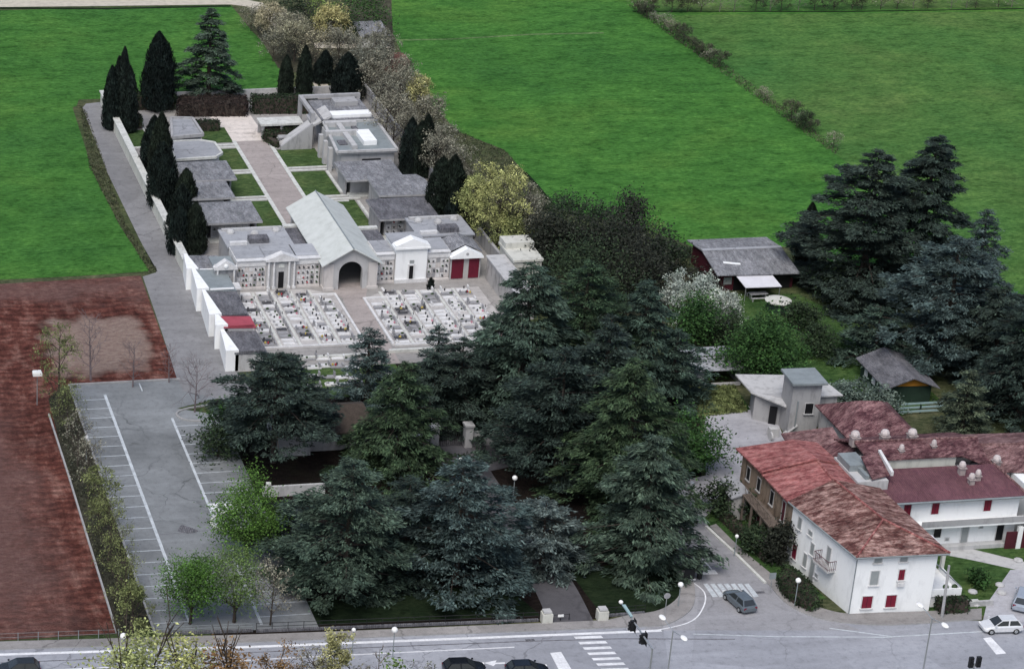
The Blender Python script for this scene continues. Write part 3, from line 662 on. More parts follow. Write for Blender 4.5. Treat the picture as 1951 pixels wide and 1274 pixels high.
# ================================================================== CEMETERY BUILDINGS
def niche_rows(par, x0, x1, y, z0, z1, nx, nz, seed=0, plaque='marble'):
    """memorial niches on a wall facing south: one plaque each, some with flowers"""
    rng = random.Random(seed); dx = (x1-x0)/nx; dz = (z1-z0)/nz
    for i in range(nx):
        for k in range(nz):
            b = MB(); cx, cz = x0+dx*(i+.5), z0+dz*(k+.5); mt = rng.choice([0, 0, 0, 1, 2])
            b.box(cx-dx*.42, cx+dx*.42, y-.05, y+.02, cz-dz*.40, cz+dz*.40, mt)
            if rng.random() < .72:
                f = rng.choice([3, 4, 4, 4, 6, 6, 6, 6]); q = cx+rng.uniform(-.2, .2)*dx
                b.ball((q, y-.12, cz-dz*.12), .15, .1, .11, 6, f)
                if rng.random() < .5: b.box(q-.02-dx*.2, q+.16-dx*.2, y-.08, y-.04, cz, cz+dz*.2, 6)
            b.obj('niche', [plaque, 'granite', 'warm_marble', 'fl_red', 'fl_green', 'fl_yellow', 'darkgranite'], par)
def pavilion(label, x0, x1, y0, y1, h, wx0, wx1, wy0, niches=True, roof='slate', cut=None, seed=1):
    t = thing('tomb_pavilion', label, 'tomb building', ((x0+x1)/2, (y0+y1)/2), 0, 'flat roofed tomb pavilions beside the avenue')
    b = MB(); poly = [(x0, y0), (x1, y0), (x1, y1), (x0, y1)]
    if cut: poly = cut
    b.prism(poly, h-.28, h, 1, 0); b.obj('roof', [roof, 'concrete'], t)
    b = MB(); b.box(wx0, wx1, wy0, y1-.5, 0, h-.282); b.obj('wall', 'pale_conc', t)
    [MB().box(xa, xa+.25, wy0-.3, y1-1.2, 0, h-.284).obj('side_wall', 'concrete', t) for xa in (wx0-.9, wx1+.65)]
    b = MB(); b.box(wx0-.5, wx1+1.0, wy0-1.6, wy0, 0, .18); b.obj('plinth', 'kerb', t)
    if niches: niche_rows(t, wx0+.15, wx1-.15, wy0, .35, h-.7, 6, 3, seed)
    # roof joints in the felt
    return t
pavilion('grey flat-roofed tomb pavilion left of the avenue, nearest the columned front', 66.1, 74.5, 312.8, 320.7, 3.3, 67.9, 73.3, 315.4, seed=11)
pavilion('grey flat-roofed tomb pavilion, second from the front on the left side', 66.4, 72.7, 322.4, 329.4, 3.2, 67.8, 71.4, 324, False, seed=12)
pavilion('wide grey flat-roofed tomb pavilion, third from the front on the left side', 66.8, 74.35, 329.0, 336.6, 3.4, 68.2, 73, 331, False, seed=13)
pavilion('grey flat-roofed tomb pavilion on the right with niche wall below, behind the white chapel', 90.5, 98.9, 311.4, 319.2, 3.3, 91.7, 97.2, 313.2, roof='slate_d', seed=14)
pavilion('grey clipped-corner tomb pavilion, second from the front on the right side', 92.7, 100.8, 320.2, 328.2, 3.3, 94, 99.5, 322, False, seed=15, cut=[(92.7, 320.3), (100.5, 320.0), (101.0, 322.2), (100.9, 326.2), (100.2, 328.0), (92.9, 328.3)])
pavilion('grey flat-roofed tomb pavilion, third from the front on the right side', 89.9, 98.4, 327.3, 335.0, 3.05, 91.2, 97.2, 330, False, seed=16)
t = thing('tomb_building', 'pale polygonal flat-roofed tomb with white parapet left of the avenue', 'tomb building', (71, 342.5))
b = MB(); poly = [(67.3, 338.9), (73.4, 339.3), (74.6, 340.8), (74.4, 345.4), (72.5, 346.6), (67.6, 346.6)]
b.prism(poly, 2.75, 3.0, 0); b.obj('roof', 'slate_p', t)
b = MB(); pts = poly+[poly[0]]; strip(b, pts, .32, 2.76, 3.12); b.obj('parapet', 'kerb', t)
b = MB(); b.prism([(x*.9+71*.1, y*.9+342.5*.1) for x, y in poly], 0, 2.748); b.obj('wall', 'pale_conc', t)
t = thing('tomb_building', 'small pale flat tomb with raised rim at the far left lawn', 'tomb building', (71, 352.5))
b = MB(); poly = [(68.6, 348.3), (73.4, 349.0), (73.2, 356.4), (70.0, 356.9)]; b.prism(poly, 2.7, 2.95, 0); b.obj('roof', 'slate_p', t)
b = MB(); strip(b, poly+[poly[0]], .35, 2.71, 3.2); b.obj('parapet', 'concrete', t)
b = MB(); b.prism([(x*.9+71*.1, y*.9+352.6*.1) for x, y in poly], 0, 2.698); b.obj('wall', 'concrete', t)
b = MB(); b.box(69.2, 72.6, 347.2, 347.9, 0, 2.6); b.obj('rear_wall', 'kerb', t)

# modern concrete complex, right of the avenue
t = thing('memorial_building', 'grey concrete memorial building with stepped flat roofs and white skylight', 'memorial', (95, 343))
b = MB(); b.box(91.4, 99.4, 336.9, 348.6, 0, 3.6); b.obj('wall', 'pale_conc', t)
b = MB(); b.prism([(90.7, 336.4), (99.6, 336.3), (99.9, 349.3), (91.8, 349.3)], 3.602, 3.9, 1, 0); b.obj('roof', ['zinc', 'pale_conc'], t)
b = MB(); strip(b, [(90.7, 336.4), (99.6, 336.3), (99.9, 349.3), (91.8, 349.3), (90.7, 336.4)], .4, 3.88, 4.2); b.obj('parapet', 'pale_conc', t)
b = MB(); b.box(93.2, 94.0, 337.5, 348.6, 3.9, 4.5); b.box(90.7, 95.6, 343.4, 344.2, 3.9, 4.62); b.box(91.6, 96.4, 347.4, 348.2, 3.9, 4.61); b.obj('roof_beam', 'pale_conc', t)
b = MB(); b.box(95.3, 97.3, 339.0, 344, 3.9, 4.6); b.obj('skylight', 'white', t)
b = MB(); b.box(91.8, 93.0, 339.4, 341.2, 3.9, 4.1); b.obj('roof_hatch', 'slate_d', t)
b = MB(); b.box(95.4, 96.2, 345, 347, 3.9, 4.1); b.obj('roof_hatch', 'slate_d', t)
b = MB(); b.box(94.6, 97.4, 336.84, 336.9, .2, 2.6); b.obj('doorway', 'dark', t)
for y in (339.5, 342.5, 345.3): b = MB(); b.box(90.2, 90.75, y-.4, y+.4, 0, 3.6); b.obj('pillar', 'pale_conc', t)
t = thing('memorial_building', 'pale concrete memorial hall with white roof strips and open corner frame', 'memorial', (95, 354))
b = MB(); b.box(92.2, 99.5, 350, 358.4, 0, 4.0); b.obj('wall', 'pale_conc', t)
b = MB(); b.box(91.6, 99.7, 349.6, 359, 4.002, 4.3); b.obj('roof', 'slate', t)
b = MB(); b.box(93.2, 99.4, 350.2, 352.2, 4.3, 4.75); b.obj('roof_strip', 'white', t)
b = MB(); b.box(95.0, 98.6, 355.4, 357.6, 4.3, 5.0); b.obj('roof_block', 'concrete', t)
b = MB(); b.slab([(90.4, 349.8, 3.5), (93.2, 349.8, 4.95), (93.2, 354.4, 4.95), (90.4, 354.4, 3.5)], .35); b.obj('sloped_canopy', 'pale_conc', t)
b = MB(); b.box(90.2, 99.8, 358.6, 359.2, 4.6, 5.1); b.box(90.2, 90.8, 350.6, 358.6, 4.6, 5.1); b.obj('frame_beam', 'concrete', t)
for x, y in ((90.5, 350.9), (90.5, 358.9), (99.5, 358.9)): b = MB(); b.box(x-.29, x+.29, y-.29, y+.29, 0, 4.6); b.obj('frame_post', 'concrete', t)
t = thing('stair_ramp', 'pale concrete stair ramp rising to the memorial building by the lawn', 'stairs', (88.6, 349.5))
b = MB()
b.prism([(85.6, 349.3), (90.1, 349.3), (90.1, 352.2), (85.6, 352.2)], 0, [.2, 3.5, 3.5, .2]); b.obj('ramp', 'pale_conc', t)
b = MB(); b.prism([(85.4, 348.9), (90.1, 348.9), (90.1, 349.298), (85.4, 349.298)], 0, [.6, 4.1, 4.1, .6]); b.obj('parapet', 'concrete', t)
t = thing('pergola', 'long pale concrete pergola slab on posts at the far end of the avenue', 'pergola', (87, 355.5))
b = MB(); b.box(83.4, 90.0, 354.2, 357.4, 2.0, 2.3); b.obj('slab', 'kerb', t)
for x in (83.8, 86.7, 89.6):
    for y in (354.6, 357): b = MB(); b.box(x-.2, x+.2, y-.2, y+.2, 0, 1.998); b.obj('post', 'concrete', t)
tag(MB().box(84.8, 89.2, 351.9, 352.5, 0, .9).box(85.6, 88.2, 351.6, 352.8, .902, 1.1).obj('stone_bench', 'concrete'), 'low grey stone bench block among dark hedges by the pergola', 'bench')

# the vaulted entrance chapel with its long metal roof
t = thing('entrance_chapel', 'long gabled entrance chapel with pale green metal roof and arched front', 'chapel', (82.5, 306))
ex0, ex1, rx, ey0, ey1, eh, rh = 78.9, 86.2, 82.55, 295.6, 316.4, 3.9, 6.0
b = MB(); b.slab([(ex0-.4, ey0-.4, eh-.2), (rx, ey0-.4, rh), (rx, ey1, rh), (ex0-.4, ey1, eh-.2)], .14); b.slab([(rx+.004, ey0-.4, rh), (ex1+.4, ey0-.4, eh-.2), (ex1+.4, ey1, eh-.2), (rx+.004, ey1, rh)], .14); b.obj('roof', 'copper', t)
b = MB(); b.tube((rx, ey0-.42, rh+.02), (rx, ey1, rh+.02), .09); b.obj('ridge_cap', 'zinc', t)
for xa in (ex0, ex1-.5):
    MB().box(xa, xa+.5, ey0+1.6, ey1-.3, 0, .9).obj('side_wall', 'concrete', t); MB().box(xa, xa+.5, ey0+1.6, ey1-.3, eh-.95, eh-.25).obj('side_beam', 'concrete', t)
    for k in range(6): y = ey0+2.0+k*3.4; MB().box(xa+.02, xa+.48, y-.35, y+.35, .902, eh-.952).obj('side_pillar', 'pale_conc', t)
for x in (ex0+.1, ex1-1.3): b = MB(); b.box(x, x+1.2, ey0+.2, ey0+1.5, 0, eh-.2); b.box(x-.12, x+1.32, ey0+.08, ey0+1.62, 0, .35); b.obj('pillar', 'warm_marble', t)
ap = [(ex0+1.3, eh-.22)]+[(rx+1.6*cos(a), 2.3+1.6*sin(a)) for a in np.linspace(pi, 0, 13)]+[(ex1-1.3, eh-.22)]
b = MB(); cols = ap[1:-1]
up = lambda x: rh-.2-(rh-eh)*abs(x-rx)/(rx-ex0)
for (xa, za), (xb, zb_) in zip(cols[:-1], cols[1:]):
    y0, y1 = ey0+.3, ey0+1.2
    b.face([(xa, y0, za), (xb, y0, zb_), (xb, y0, up(xb)), (xa, y0, up(xa))]); b.face([(xa, y1, za), (xa, y0, za), (xb, y0, zb_), (xb, y1, zb_)][::-1])
for xa, xb in ((ex0+1.31, rx-1.6), (rx+1.6, ex1-1.31)): b.prism([(xa, ey0+.3), (xb, ey0+.3), (xb, ey0+1.2), (xa, ey0+1.2)], 0, [up(xa), up(xb), up(xb), up(xa)])
for xa, xb in ((ex0+.1, ex0+1.3), (ex1-1.3, ex1-.1)): b.prism([(xa, ey0+.32), (xb, ey0+.32), (xb, ey0+1.18), (xa, ey0+1.18)], eh-.198, [max(up(xa), eh-.15), max(up(xb), eh-.15), max(up(xb), eh-.15), max(up(xa), eh-.15)])
b.obj('gable_arch', 'pale_conc', t)
def niche_wing(label, x0, x1, nx, seed, y0=297.6, y1=302., h=4.1, roof='slate_p'):
    t = thing('niche_wall', label, 'niche wall', ((x0+x1)/2, y0), 0, 'niche walls along the cemetery front')
    b = MB(); b.box(x0, x1, y0, y1, 0, h-.9); b.obj('wall', 'warm_marble', t)
    b = MB(); b.box(x0, x1, y0-.12, y1+.2, h-.898, h-.12); b.box(x0, x1, y0-.28, y1+.2, h-.118, h); b.obj('cornice', 'marble', t)
    b = MB(); b.box(x0+.1, x1-.1, y0+.5, y1, h+.002, h+.1); b.obj('roof', roof, t)
    b = MB(); b.box(x0, x1, y0-.35, y0-.002, 0, .25); b.obj('plinth', 'warm_marble', t)
    niche_rows(t, x0+.1, x1-.1, y0, .3, h-.95, nx, 4, seed, 'marble'); return t
niche_wing('pale niche wall at the left end of the cemetery front, beside the small temple tomb', 67.6, 71.6, 7, 21)
niche_wing('pale niche wall between the columned tomb and the entrance chapel', 75.6, 78.8, 5, 22)
niche_wing('short pale niche wall between entrance chapel and white chapel', 86.3, 88.8, 4, 23)
niche_wing('pale niche wall between the white chapel and the red-doored tomb', 93.2, 96.3, 5, 24)
def pediment(b, x0, x1, y0, y1, z0, z1, m=0):
    b.prism([(x0, y0), (x1, y0), (x1, y1), (x0, y1)], z0, z0+.22, m)
    i = len(b.v); xm = (x0+x1)/2; z = z0+.221
    b.v += [(x0, y0, z), (x1, y0, z), (xm, y0, z1), (x0, y1, z), (x1, y1, z), (xm, y1, z1)]
    b.f += [(i, i+1, i+2), (i+3, i+5, i+4), (i, i+2, i+5, i+3), (i+1, i+4, i+5, i+2), (i, i+3, i+4, i+1)]; b.m += [m]*5
t = thing('family_tomb', 'grey columned family tomb with white pediment and narrow dark door', 'tomb', (73.6, 299))
b = MB(); b.box(71.62, 75.58, 297.4, 302, 0, 3.9); b.obj('wall', 'pale_conc', t)
b = MB(); pediment(b, 71.4, 75.8, 296.95, 298.1, 3.902, 5.0); b.obj('pediment', 'marble', t)
MB().box(71.5, 75.7, 298.104, 302.2, 3.902, 4.1).obj('roof', 'slate_p', t)
b = MB(); b.box(73.25, 73.95, 297.33, 297.4, 0, 2.3); b.obj('door', 'dark', t)
for x in (71.9, 72.6, 74.6, 75.3): b = MB(); b.tube((x, 297.2, .3), (x, 297.2, 3.9), .17, .14, 8); b.box(x-.22, x+.22, 296.98, 297.38, 0, .3); b.obj('column', 'marble', t)
b = MB(); b.box(73.2, 74.0, 297.3, 297.39, 2.9, 3.5); b.obj('emblem', 'kerb', t)
t = thing('white_chapel', 'tall white chapel with pediment and slender dark door', 'chapel', (91, 299))
b = MB(); b.box(88.9, 93.1, 297.2, 302.4, 0, 4.8); b.obj('wall', 'white', t)
b = MB(); b.box(88.6, 93.4, 296.85, 298.6, 4.802, 5.05); pediment(b, 88.7, 93.3, 296.9, 298.4, 5.052, 6.25); b.obj('pediment', 'white', t)
MB().slab([(88.7, 298.604, 4.95), (93.3, 298.604, 4.95), (93.3, 302.6, 4.95), (88.7, 302.6, 4.95)], .14).obj('roof', 'slate_p', t)
b = MB(); b.box(90.75, 91.3, 297.12, 297.2, 0, 2.35); b.obj('door', 'dark', t)
b = MB(); b.box(90.75, 91.35, 297.12, 297.2, 2.75, 3.15); b.obj('fanlight', 'greywin', t)
b = MB(); b.box(88.8, 93.2, 296.95, 297.2, 0, .5); b.obj('plinth', 'marble', t)
b = MB(); b.box(90.55, 90.74, 297.08, 297.2, 0, 2.6); b.box(91.31, 91.5, 297.08, 297.2, 0, 2.6); b.obj('door_frame', 'marble', t)
t = thing('family_tomb', 'family tomb with dark red doors and white gable by the right corner', 'tomb', (98.5, 299))
b = MB(); b.box(96.4, 100.5, 297.5, 302, 0, 3.1); b.obj('wall', 'pale_conc', t)
b = MB(); pediment(b, 96.2, 100.7, 296.9, 298.1, 3.102, 4.5); b.obj('gable', 'white', t)
b = MB(); b.slab([(96.0, 298.2, 3.5), (98.45, 298.2, 4.62), (98.45, 302.5, 4.62), (96.0, 302.5, 3.5)], .06); b.slab([(98.454, 298.2, 4.62), (100.9, 298.2, 3.5), (100.9, 302.5, 3.5), (98.454, 302.5, 4.62)], .06); b.obj('roof', 'slate', t)
for x0, x1 in ((96.6, 98.2), (98.9, 100.3)): b = MB(); b.box(x0, x1, 297.42, 297.5, .1, 2.9); b.obj('door', 'redpaint', t)
b = MB(); b.box(98.2, 98.9, 297.44, 297.5, 0, 2.9); b.obj('doorway', 'stone', t)
b = MB(); b.tube((98.45, 296.86, 3.75), (98.45, 296.9, 3.75), .2, .2, 10); b.obj('rosette', 'concrete', t)
t = thing('family_tomb', 'small temple tomb with round gable rosette at the left front corner', 'tomb', (65.8, 298))
b = MB(); b.box(64.6, 67.4, 296.6, 300.4, 0, 3.4); b.obj('wall', 'concrete', t)
b = MB(); pediment(b, 64.4, 67.5, 296.2, 297.2, 3.402, 4.7); b.obj('gable', 'marble', t)
MB().box(64.5, 67.4, 297.204, 300.5, 3.402, 3.6).obj('roof', 'zinc', t)
b = MB(); b.ball((65.95, 296.15, 3.95), .3, .12, .3, 10); b.obj('rosette', 'white', t)
b = MB(); b.box(65.9, 66.6, 296.52, 296.6, 0, 2.3); b.obj('door', 'dark', t)
for x in (64.5, 67.4): b = MB(); b.lathe((x, 296.4, 3.62), [(.16, 0), (.2, .2), (.07, .4), (.02, .7)], 6); b.obj('finial', 'marble', t)
for x in (64.9, 67.1): b = MB(); b.tube((x, 296.35, 0), (x, 296.35, 3.4), .15, .13, 8); b.obj('column', 'marble', t)
t = thing('family_tomb', 'low family tomb with ribbed pale roof in front of the left corner', 'tomb', (66.6, 293.7))
b = MB(); b.box(65.7, 67.2, 292.9, 294.8, 0, 2.0); b.obj('wall', 'concrete', t)
b = MB(); [b.box(65.6, 67.35, 292.8+.43*k, 293.15+.43*k, 2.002, 2.2) for k in range(5)]; b.obj('roof', 'marble', t)
for k, (x0, x1, y0, y1, h, lb) in enumerate(((67.6, 76.2, 302.6, 308.6, 3.8, 'grey flat-roofed tomb row behind the left niche wall with small white domes'), (93.6, 101.0, 303, 309.4, 3.9, 'grey flat-roofed tomb row behind the red-doored tomb'), (77.0, 79.0, 303, 311, 2.9, 'dark low roof beside the entrance chapel wall, white edged'), (86.6, 89.2, 303, 309, 2.9, 'dark low tomb roof right of the entrance chapel, white edged'))):
    t = thing('tomb_row', lb, 'tomb building', ((x0+x1)/2, y0))
    b = MB(); b.box(x0, x1, y0, y1, 0, h); b.obj('wall', 'concrete', t)
    b = MB(); b.box(x0-.2, x1+.2, y0-.2, y1+.2, h+.002, h+.22); b.obj('roof', 'slate_p' if k < 2 else 'slate_d', t)
    if k < 2:
        for i in range(3):
            b = MB(); x = x0+1.3+i*(x1-x0-2.4)/2; b.lathe((x, y1-1.2-.8*(i % 2), h+.22), [(.55, 0), (.55, .18), (.42, .38), (.2, .52), (.05, .56)], 10); b.obj('dome', 'pale_conc', t)
        b = MB(); b.box(x0+3, x0+5.6, y0+.6, y0+2.2, h+.222, h+.9); b.obj('roof_block', 'slate_d', t)
        b = MB(); b.box(x0+.3, x0+2.6, y0+.4, y0+1.0, h+.222, h+.6); b.obj('roof_strip', 'marble', t)
        b = MB(); b.box(x0+.2, x1-.2, y1-.6, y1-.1, h+.222, h+.5); b.obj('rear_parapet', 'pale_conc', t)
    else:
        b = MB(); b.box(x0-.2, x1+.2, y1-.6, y1+.2, h+.222, h+.5); b.obj('white_edge', 'kerb', t)
t = thing('side_niche_wall', 'rough grey side wall of niches running towards the dark cedars', 'niche wall', (102, 291))
b = MB(); b.prism([(101.2, 297.0), (103.4, 297.0), (103.4, 283.5), (101.2, 283.5)], 0, 3.2); b.obj('wall', 'stone', t)
b = MB(); b.box(101.0, 103.6, 283.3, 297.1, 3.202, 3.4); b.obj('cornice', 'pale_conc', t)
t = thing('white_mausoleum', 'white blocky mausoleum with raised parapet beside the cedars', 'mausoleum', (104.6, 295))
b = MB(); b.box(103.7, 107.4, 293.4, 299.6, 0, 3.8); b.obj('wall', 'cream', t)
b = MB(); b.box(103.5, 107.6, 293.2, 299.8, 3.802, 4.1); b.obj('cornice', 'cream', t)
b = MB(); b.prism([(103.6, 297.2), (107.5, 297.2), (107.5, 299.8), (103.6, 299.8)], 4.102, 4.9); b.obj('parapet', 'cream', t)

# the west wall and its family vaults with stepped white outer walls
t = thing('cemetery_wall', 'long weathered white boundary wall along the grey lane', 'wall', (62.3, 338))
b = MB(); b.box(61.8, 62.4, 303.5, 373.2, 0, 2.1); b.obj('wall', 'cream', t)
b = MB(); b.box(61.6, 62.6, 303.5, 373.2, 2.102, 2.3); b.obj('coping', 'kerb', t)
t = thing('cemetery_wall', 'low pale boundary wall at the far end behind the hedges', 'wall', (83, 373.4))
b = MB(); b.box(62.3, 104, 373.3, 373.6, 0, 1.4); b.obj('wall', 'pale_conc', t)
t = thing('cemetery_wall', 'grey boundary wall on the right side behind the tomb pavilions', 'wall', (104.2, 338))
b = MB(); b.box(104, 104.4, 300, 373.2, 0, 2.0); b.obj('wall', 'concrete', t)
VA = [(298.2, 303.4, 2.7, 'slate', 'grey flat family vault at the far end of the white stepped wall'), (291.2, 298.0, 2.9, 'zinc', 'teal-grey roofed family vault, second from the far end of the white stepped wall'),
      (283.2, 291.0, 2.8, 'slate_d', 'dark grey roofed family vault just behind the red-roofed one'), (279.4, 282.6, 3.0, 'redroof', 'red-roofed family vault on the white stepped wall'),
      (272.8, 279.2, 2.5, 'slate_d', 'dark grey roofed family vault nearest the bare tree')]
for y0, y1, h, rf, lb in VA:
    t = thing('family_vault', lb, 'tomb', (64, (y0+y1)/2), 0, 'family vaults on the west wall')
    b = MB(); b.box(62.35, 65.9, y0, y1, 0, h-.3); b.obj('wall', 'pale_conc', t)
    b = MB(); b.slab([(62.2, y0-.1, h), (66.3, y0-.1, h-.2), (66.3, y1+.08, h-.2), (62.2, y1+.08, h)], .16); b.obj('roof', rf, t)
    b = MB(); b.prism([(61.15, y0), (62.75, y0), (62.15, y1), (61.75, y1)], 0, h+.3); b.obj('outer_wall', 'white', t)
    b = MB(); b.box(62.9, 66.0, y0-.08, y0+.14, h-.02, h+.16); b.obj('edge_trim', 'white' if rf in ('slate', 'zinc') else rf, t)
    b = MB(); b.box(65.9, 65.95, (y0+y1)/2-.5, (y0+y1)/2+.5, 0, 2.0); b.obj('door', 'dark', t)

# ---------------------------------------------------------------- graves
def grave_mesh(kind, rng):
    b = MB(); wl, ww = 1.75, rng.uniform(.74, .86); slab = {'white': 0, 'grey': 1, 'dark': 2}[kind]
    b.box(-wl/2, wl/2, -ww/2, ww/2, 0, .14, 1 if kind != 'white' else 0)
    b.box(-wl/2+.1, wl/2-.42, -ww/2+.08, ww/2-.08, .142, rng.uniform(.17, .28), slab)
    hh = rng.uniform(.35, .8); hs = slab if rng.random() < .6 else 1
    b.prism([(wl/2-.30, -ww/2+.08), (wl/2-.14, -ww/2+.08), (wl/2-.14, ww/2-.08), (wl/2-.30, ww/2-.08)], .142, hh, hs)
    if rng.random() < .3: b.box(wl/2-.25, wl/2-.19, -.04, .04, hh+.002, hh+.4, 2); b.box(wl/2-.25, wl/2-.19, -.15, .15, hh+.2, hh+.27, 2)
    for k in range(rng.choice([0, 0, 1, 1, 2])):
        b.ball((rng.uniform(-.6, .4), rng.uniform(-.2, .2), rng.uniform(.28, .36)), rng.uniform(.12, .24), rng.uniform(.1, .2), rng.uniform(.1, .2), 6, rng.choice([4, 4, 4, 4, 3, 5, 6, 1]))
    if rng.random() < .35: b.lathe((rng.uniform(-.6, .2), .2, .25), [(.09, 0), (.12, .18), (.08, .3)], 6, 2)
    return b
rg = random.Random(5); proto = {}
for kind in ('white', 'grey', 'dark'):
    proto[kind] = []
    for i in range(5):
        o = grave_mesh(kind, rg).obj('grave', ['marble', 'granite', 'darkgranite', 'fl_red', 'fl_green', 'fl_yellow', 'fl_pink']); proto[kind].append([o, False])
ORD = ['nearest', 'second', 'third', 'fourth', 'fifth', 'sixth', 'seventh', 'eighth', 'ninth', 'tenth', 'eleventh', 'twelfth', 'thirteenth', 'fourteenth', 'fifteenth', 'sixteenth']
USED = set()
def put_grave(kind, x, y, label, group, rz=0.):
    p = rg.choice(proto[kind]); o = p[0]
    if p[1]: o = p[0].copy(); COL.objects.link(o)
    p[1] = True; o.location = (x, y, .03); o.rotation_euler = (0, 0, rz); tag(o, label, 'grave', group)
KIND = {'white': 'white marble grave', 'grey': 'grey granite grave', 'dark': 'dark stone grave'}
def grave_block(side, x0, ncol, pitch, y0, nrow, dy, skip=None):
    for c in range(ncol):
        for r in range(nrow):
            if skip and skip(c, r): continue
            if rg.random() < .05: continue
            kind = rg.choices(['white', 'grey', 'dark'], [.55, .33, .12])[0]
            colname = ['outermost row', 'second row from outside', 'third row from outside', 'fourth row from outside', 'row next to the middle path', 'innermost row'][c] if side == 'left' else ['row along the middle path', 'second row from the middle path', 'third row from the middle path', 'fourth row from the middle path', 'fifth row from the middle path', 'outermost row'][c]
            put_grave(kind, x0+c*pitch+rg.uniform(-.06, .06), y0+r*dy+rg.uniform(-.06, .06), f'{KIND[kind]}, {ORD[r]} from the cedars, {colname}, {side} field', f'graves in the {side} grave field', rg.choice([0, 0, 0, 0, pi])+rg.gauss(0, .01))
grave_block('left', 68.3, 5, 2.5, 279.7, 16, 1.06, lambda c, r: (c == 4 and r > 12))
grave_block('right', 84.9, 6, 2.45, 278.5, 15, 1.08, lambda c, r: (c == 0 and r > 11))
for i in range(18):
    o = MB().box(-.85, .85, -.28, .28, 0, .3).box(-.8, .8, -.24, .24, .302, .42).obj('grave', 'marble') if i == 0 else o0.copy()
    if i == 0: o0 = o
    else: COL.objects.link(o)
    o.location = (66.2+.02*(i % 2), 279.6+.93*i, .03); tag(o, f'narrow white grave slab beside the vaults, {(ORD+["seventeenth", "eighteenth"])[i]} from the cedars', 'grave', 'narrow slabs beside the vaults')
for i in range(16):
    px, py = 590+(i % 4)*26+rg.uniform(-5, 5)+(i//4)*4, 684+(i//4)*17+rg.uniform(-3, 3); x, y = at(px, py)
    put_grave('white' if i % 3 else 'grey', x, y, f'pale grave on the green lawn, {ORD[i//4]} line from the grave fields, {["left end", "left of centre", "right of centre", "right end"][i % 4]}', 'graves on the lawn behind the cedars')
for kd in proto.values():
    for o, used in kd:
        if not used: bpy.data.objects.remove(o)
b = MB()
for x0, x1, y0, y1 in ((66.9, 80.2, 278.6, 278.9), (80.0, 80.3, 278.9, 294.2), (83.4, 83.7, 278.0, 292.3), (83.7, 98.5, 277.5, 277.8), (83.4, 86.6, 292.3, 292.6), (77.0, 80.3, 294.2, 294.5), (86.6, 86.9, 292.0, 295.5)): b.box(x0, x1, y0, y1, 0, .22)
struct(b.obj('grave_field_kerb', 'marble'))
b = MB(); [b.box(69.38+2.5*c, 69.72+2.5*c, 279, 296, 0, .09) for c in range(4)]; [b.box(85.97+2.45*c, 86.31+2.45*c, 278, 294.5, 0, .09) for c in range(5)]; struct(b.obj('grave_path', 'kerb'))
sheet('grave_ground', [(66.9, 278.6), (80.2, 278.6), (80.2, 294.2), (77, 296.6), (66.9, 296.6)], .026, 'gravel_pale', True)
sheet('grave_ground', [(83.4, 277.6), (99.5, 277.6), (99.5, 294.6), (86.6, 294.6), (83.4, 292.3)], .026, 'gravel_pale', True)
b = MB(); b.box(70.5, 79.8, 274.9, 275.3, 0, .4); tag(b.obj('low_wall', 'kerb'), 'low white wall in front of the left grave field', 'wall')
b = MB(); b.box(82.4, 92, 275.6, 276, 0, .4); tag(b.obj('low_wall', 'kerb'), 'low white wall in front of the right grave field', 'wall')
b = MB(); b.box(80.4, 80.9, 262, 270, 0, .3); tag(b.obj('low_wall', 'kerb'), 'short white kerb wall beside the middle path among cedars', 'wall')
# gatehouse, gate and wall, mostly under the cedars
t = thing('gatehouse', 'low gatehouse with dark tiled roof half hidden under the left cedar', 'building', (67.5, 254))
b = MB(); b.box(62.8, 73.6, 250.5, 257, 0, 2.6); b.obj('wall', 'concrete', t)
b = MB(); b.slab([(62.3, 249.8, 2.5), (74.1, 249.8, 2.5), (73.2, 253.7, 4.2), (63.2, 253.7, 4.2)], .15); b.slab([(63.2, 253.704, 4.2), (73.2, 253.704, 4.2), (74.1, 257.6, 2.5), (62.3, 257.6, 2.5)], .15); b.obj('roof', 'bark', t)
b = MB(); b.box(62.7, 66.2, 249.6, 250.3, 0, 1.0); b.obj('front_step', 'pale_conc', t)
b = MB(); b.box(69.5, 70.8, 250.44, 250.5, .8, 2.1); b.obj('window', 'dark', t)
t = thing('cemetery_gate', 'tall pale gateway with iron gate at the end of the park path', 'gate', (82.6, 249.6))
for x in (80.6, 84.6): b = MB(); b.box(x-.45, x+.45, 249.2, 250.2, 0, 2.6); b.box(x-.55, x+.55, 249.08, 250.32, 2.602, 2.85); b.obj('pier', 'concrete', t)
b = MB(); [b.tube((81.2+.23*k, 249.7, .1), (81.2+.23*k, 249.7, 2.6), .025, n=4) for k in range(13)]; b.box(81.1, 84.1, 249.66, 249.74, 1.2, 1.28); b.box(81.1, 84.1, 249.66, 249.74, 2.4, 2.48); b.obj('gate_leaf', 'black', t)
t = thing('cemetery_wall', 'pale front wall of the cemetery behind the park cedars', 'wall', (90, 249.8))
b = MB(); b.box(85.2, 100, 249.6, 250, 0, 1.7); b.obj('wall', 'concrete', t); MB().box(74.4, 80.0, 249.6, 250, 0, 1.7).obj('wall', 'concrete', t)
t = thing('white_wall', 'low white wall standing by the green tree at the parking lot', 'wall', (62, 240.4))
b = MB(); b.box(58.6, 65.6, 240.2, 240.5, 0, 1.25); b.obj('wall', 'pale_conc', t)
b = MB(); b.box(59.0, 59.5, 240.12, 240.58, 1.252, 1.7); b.obj('block', 'kerb', t)

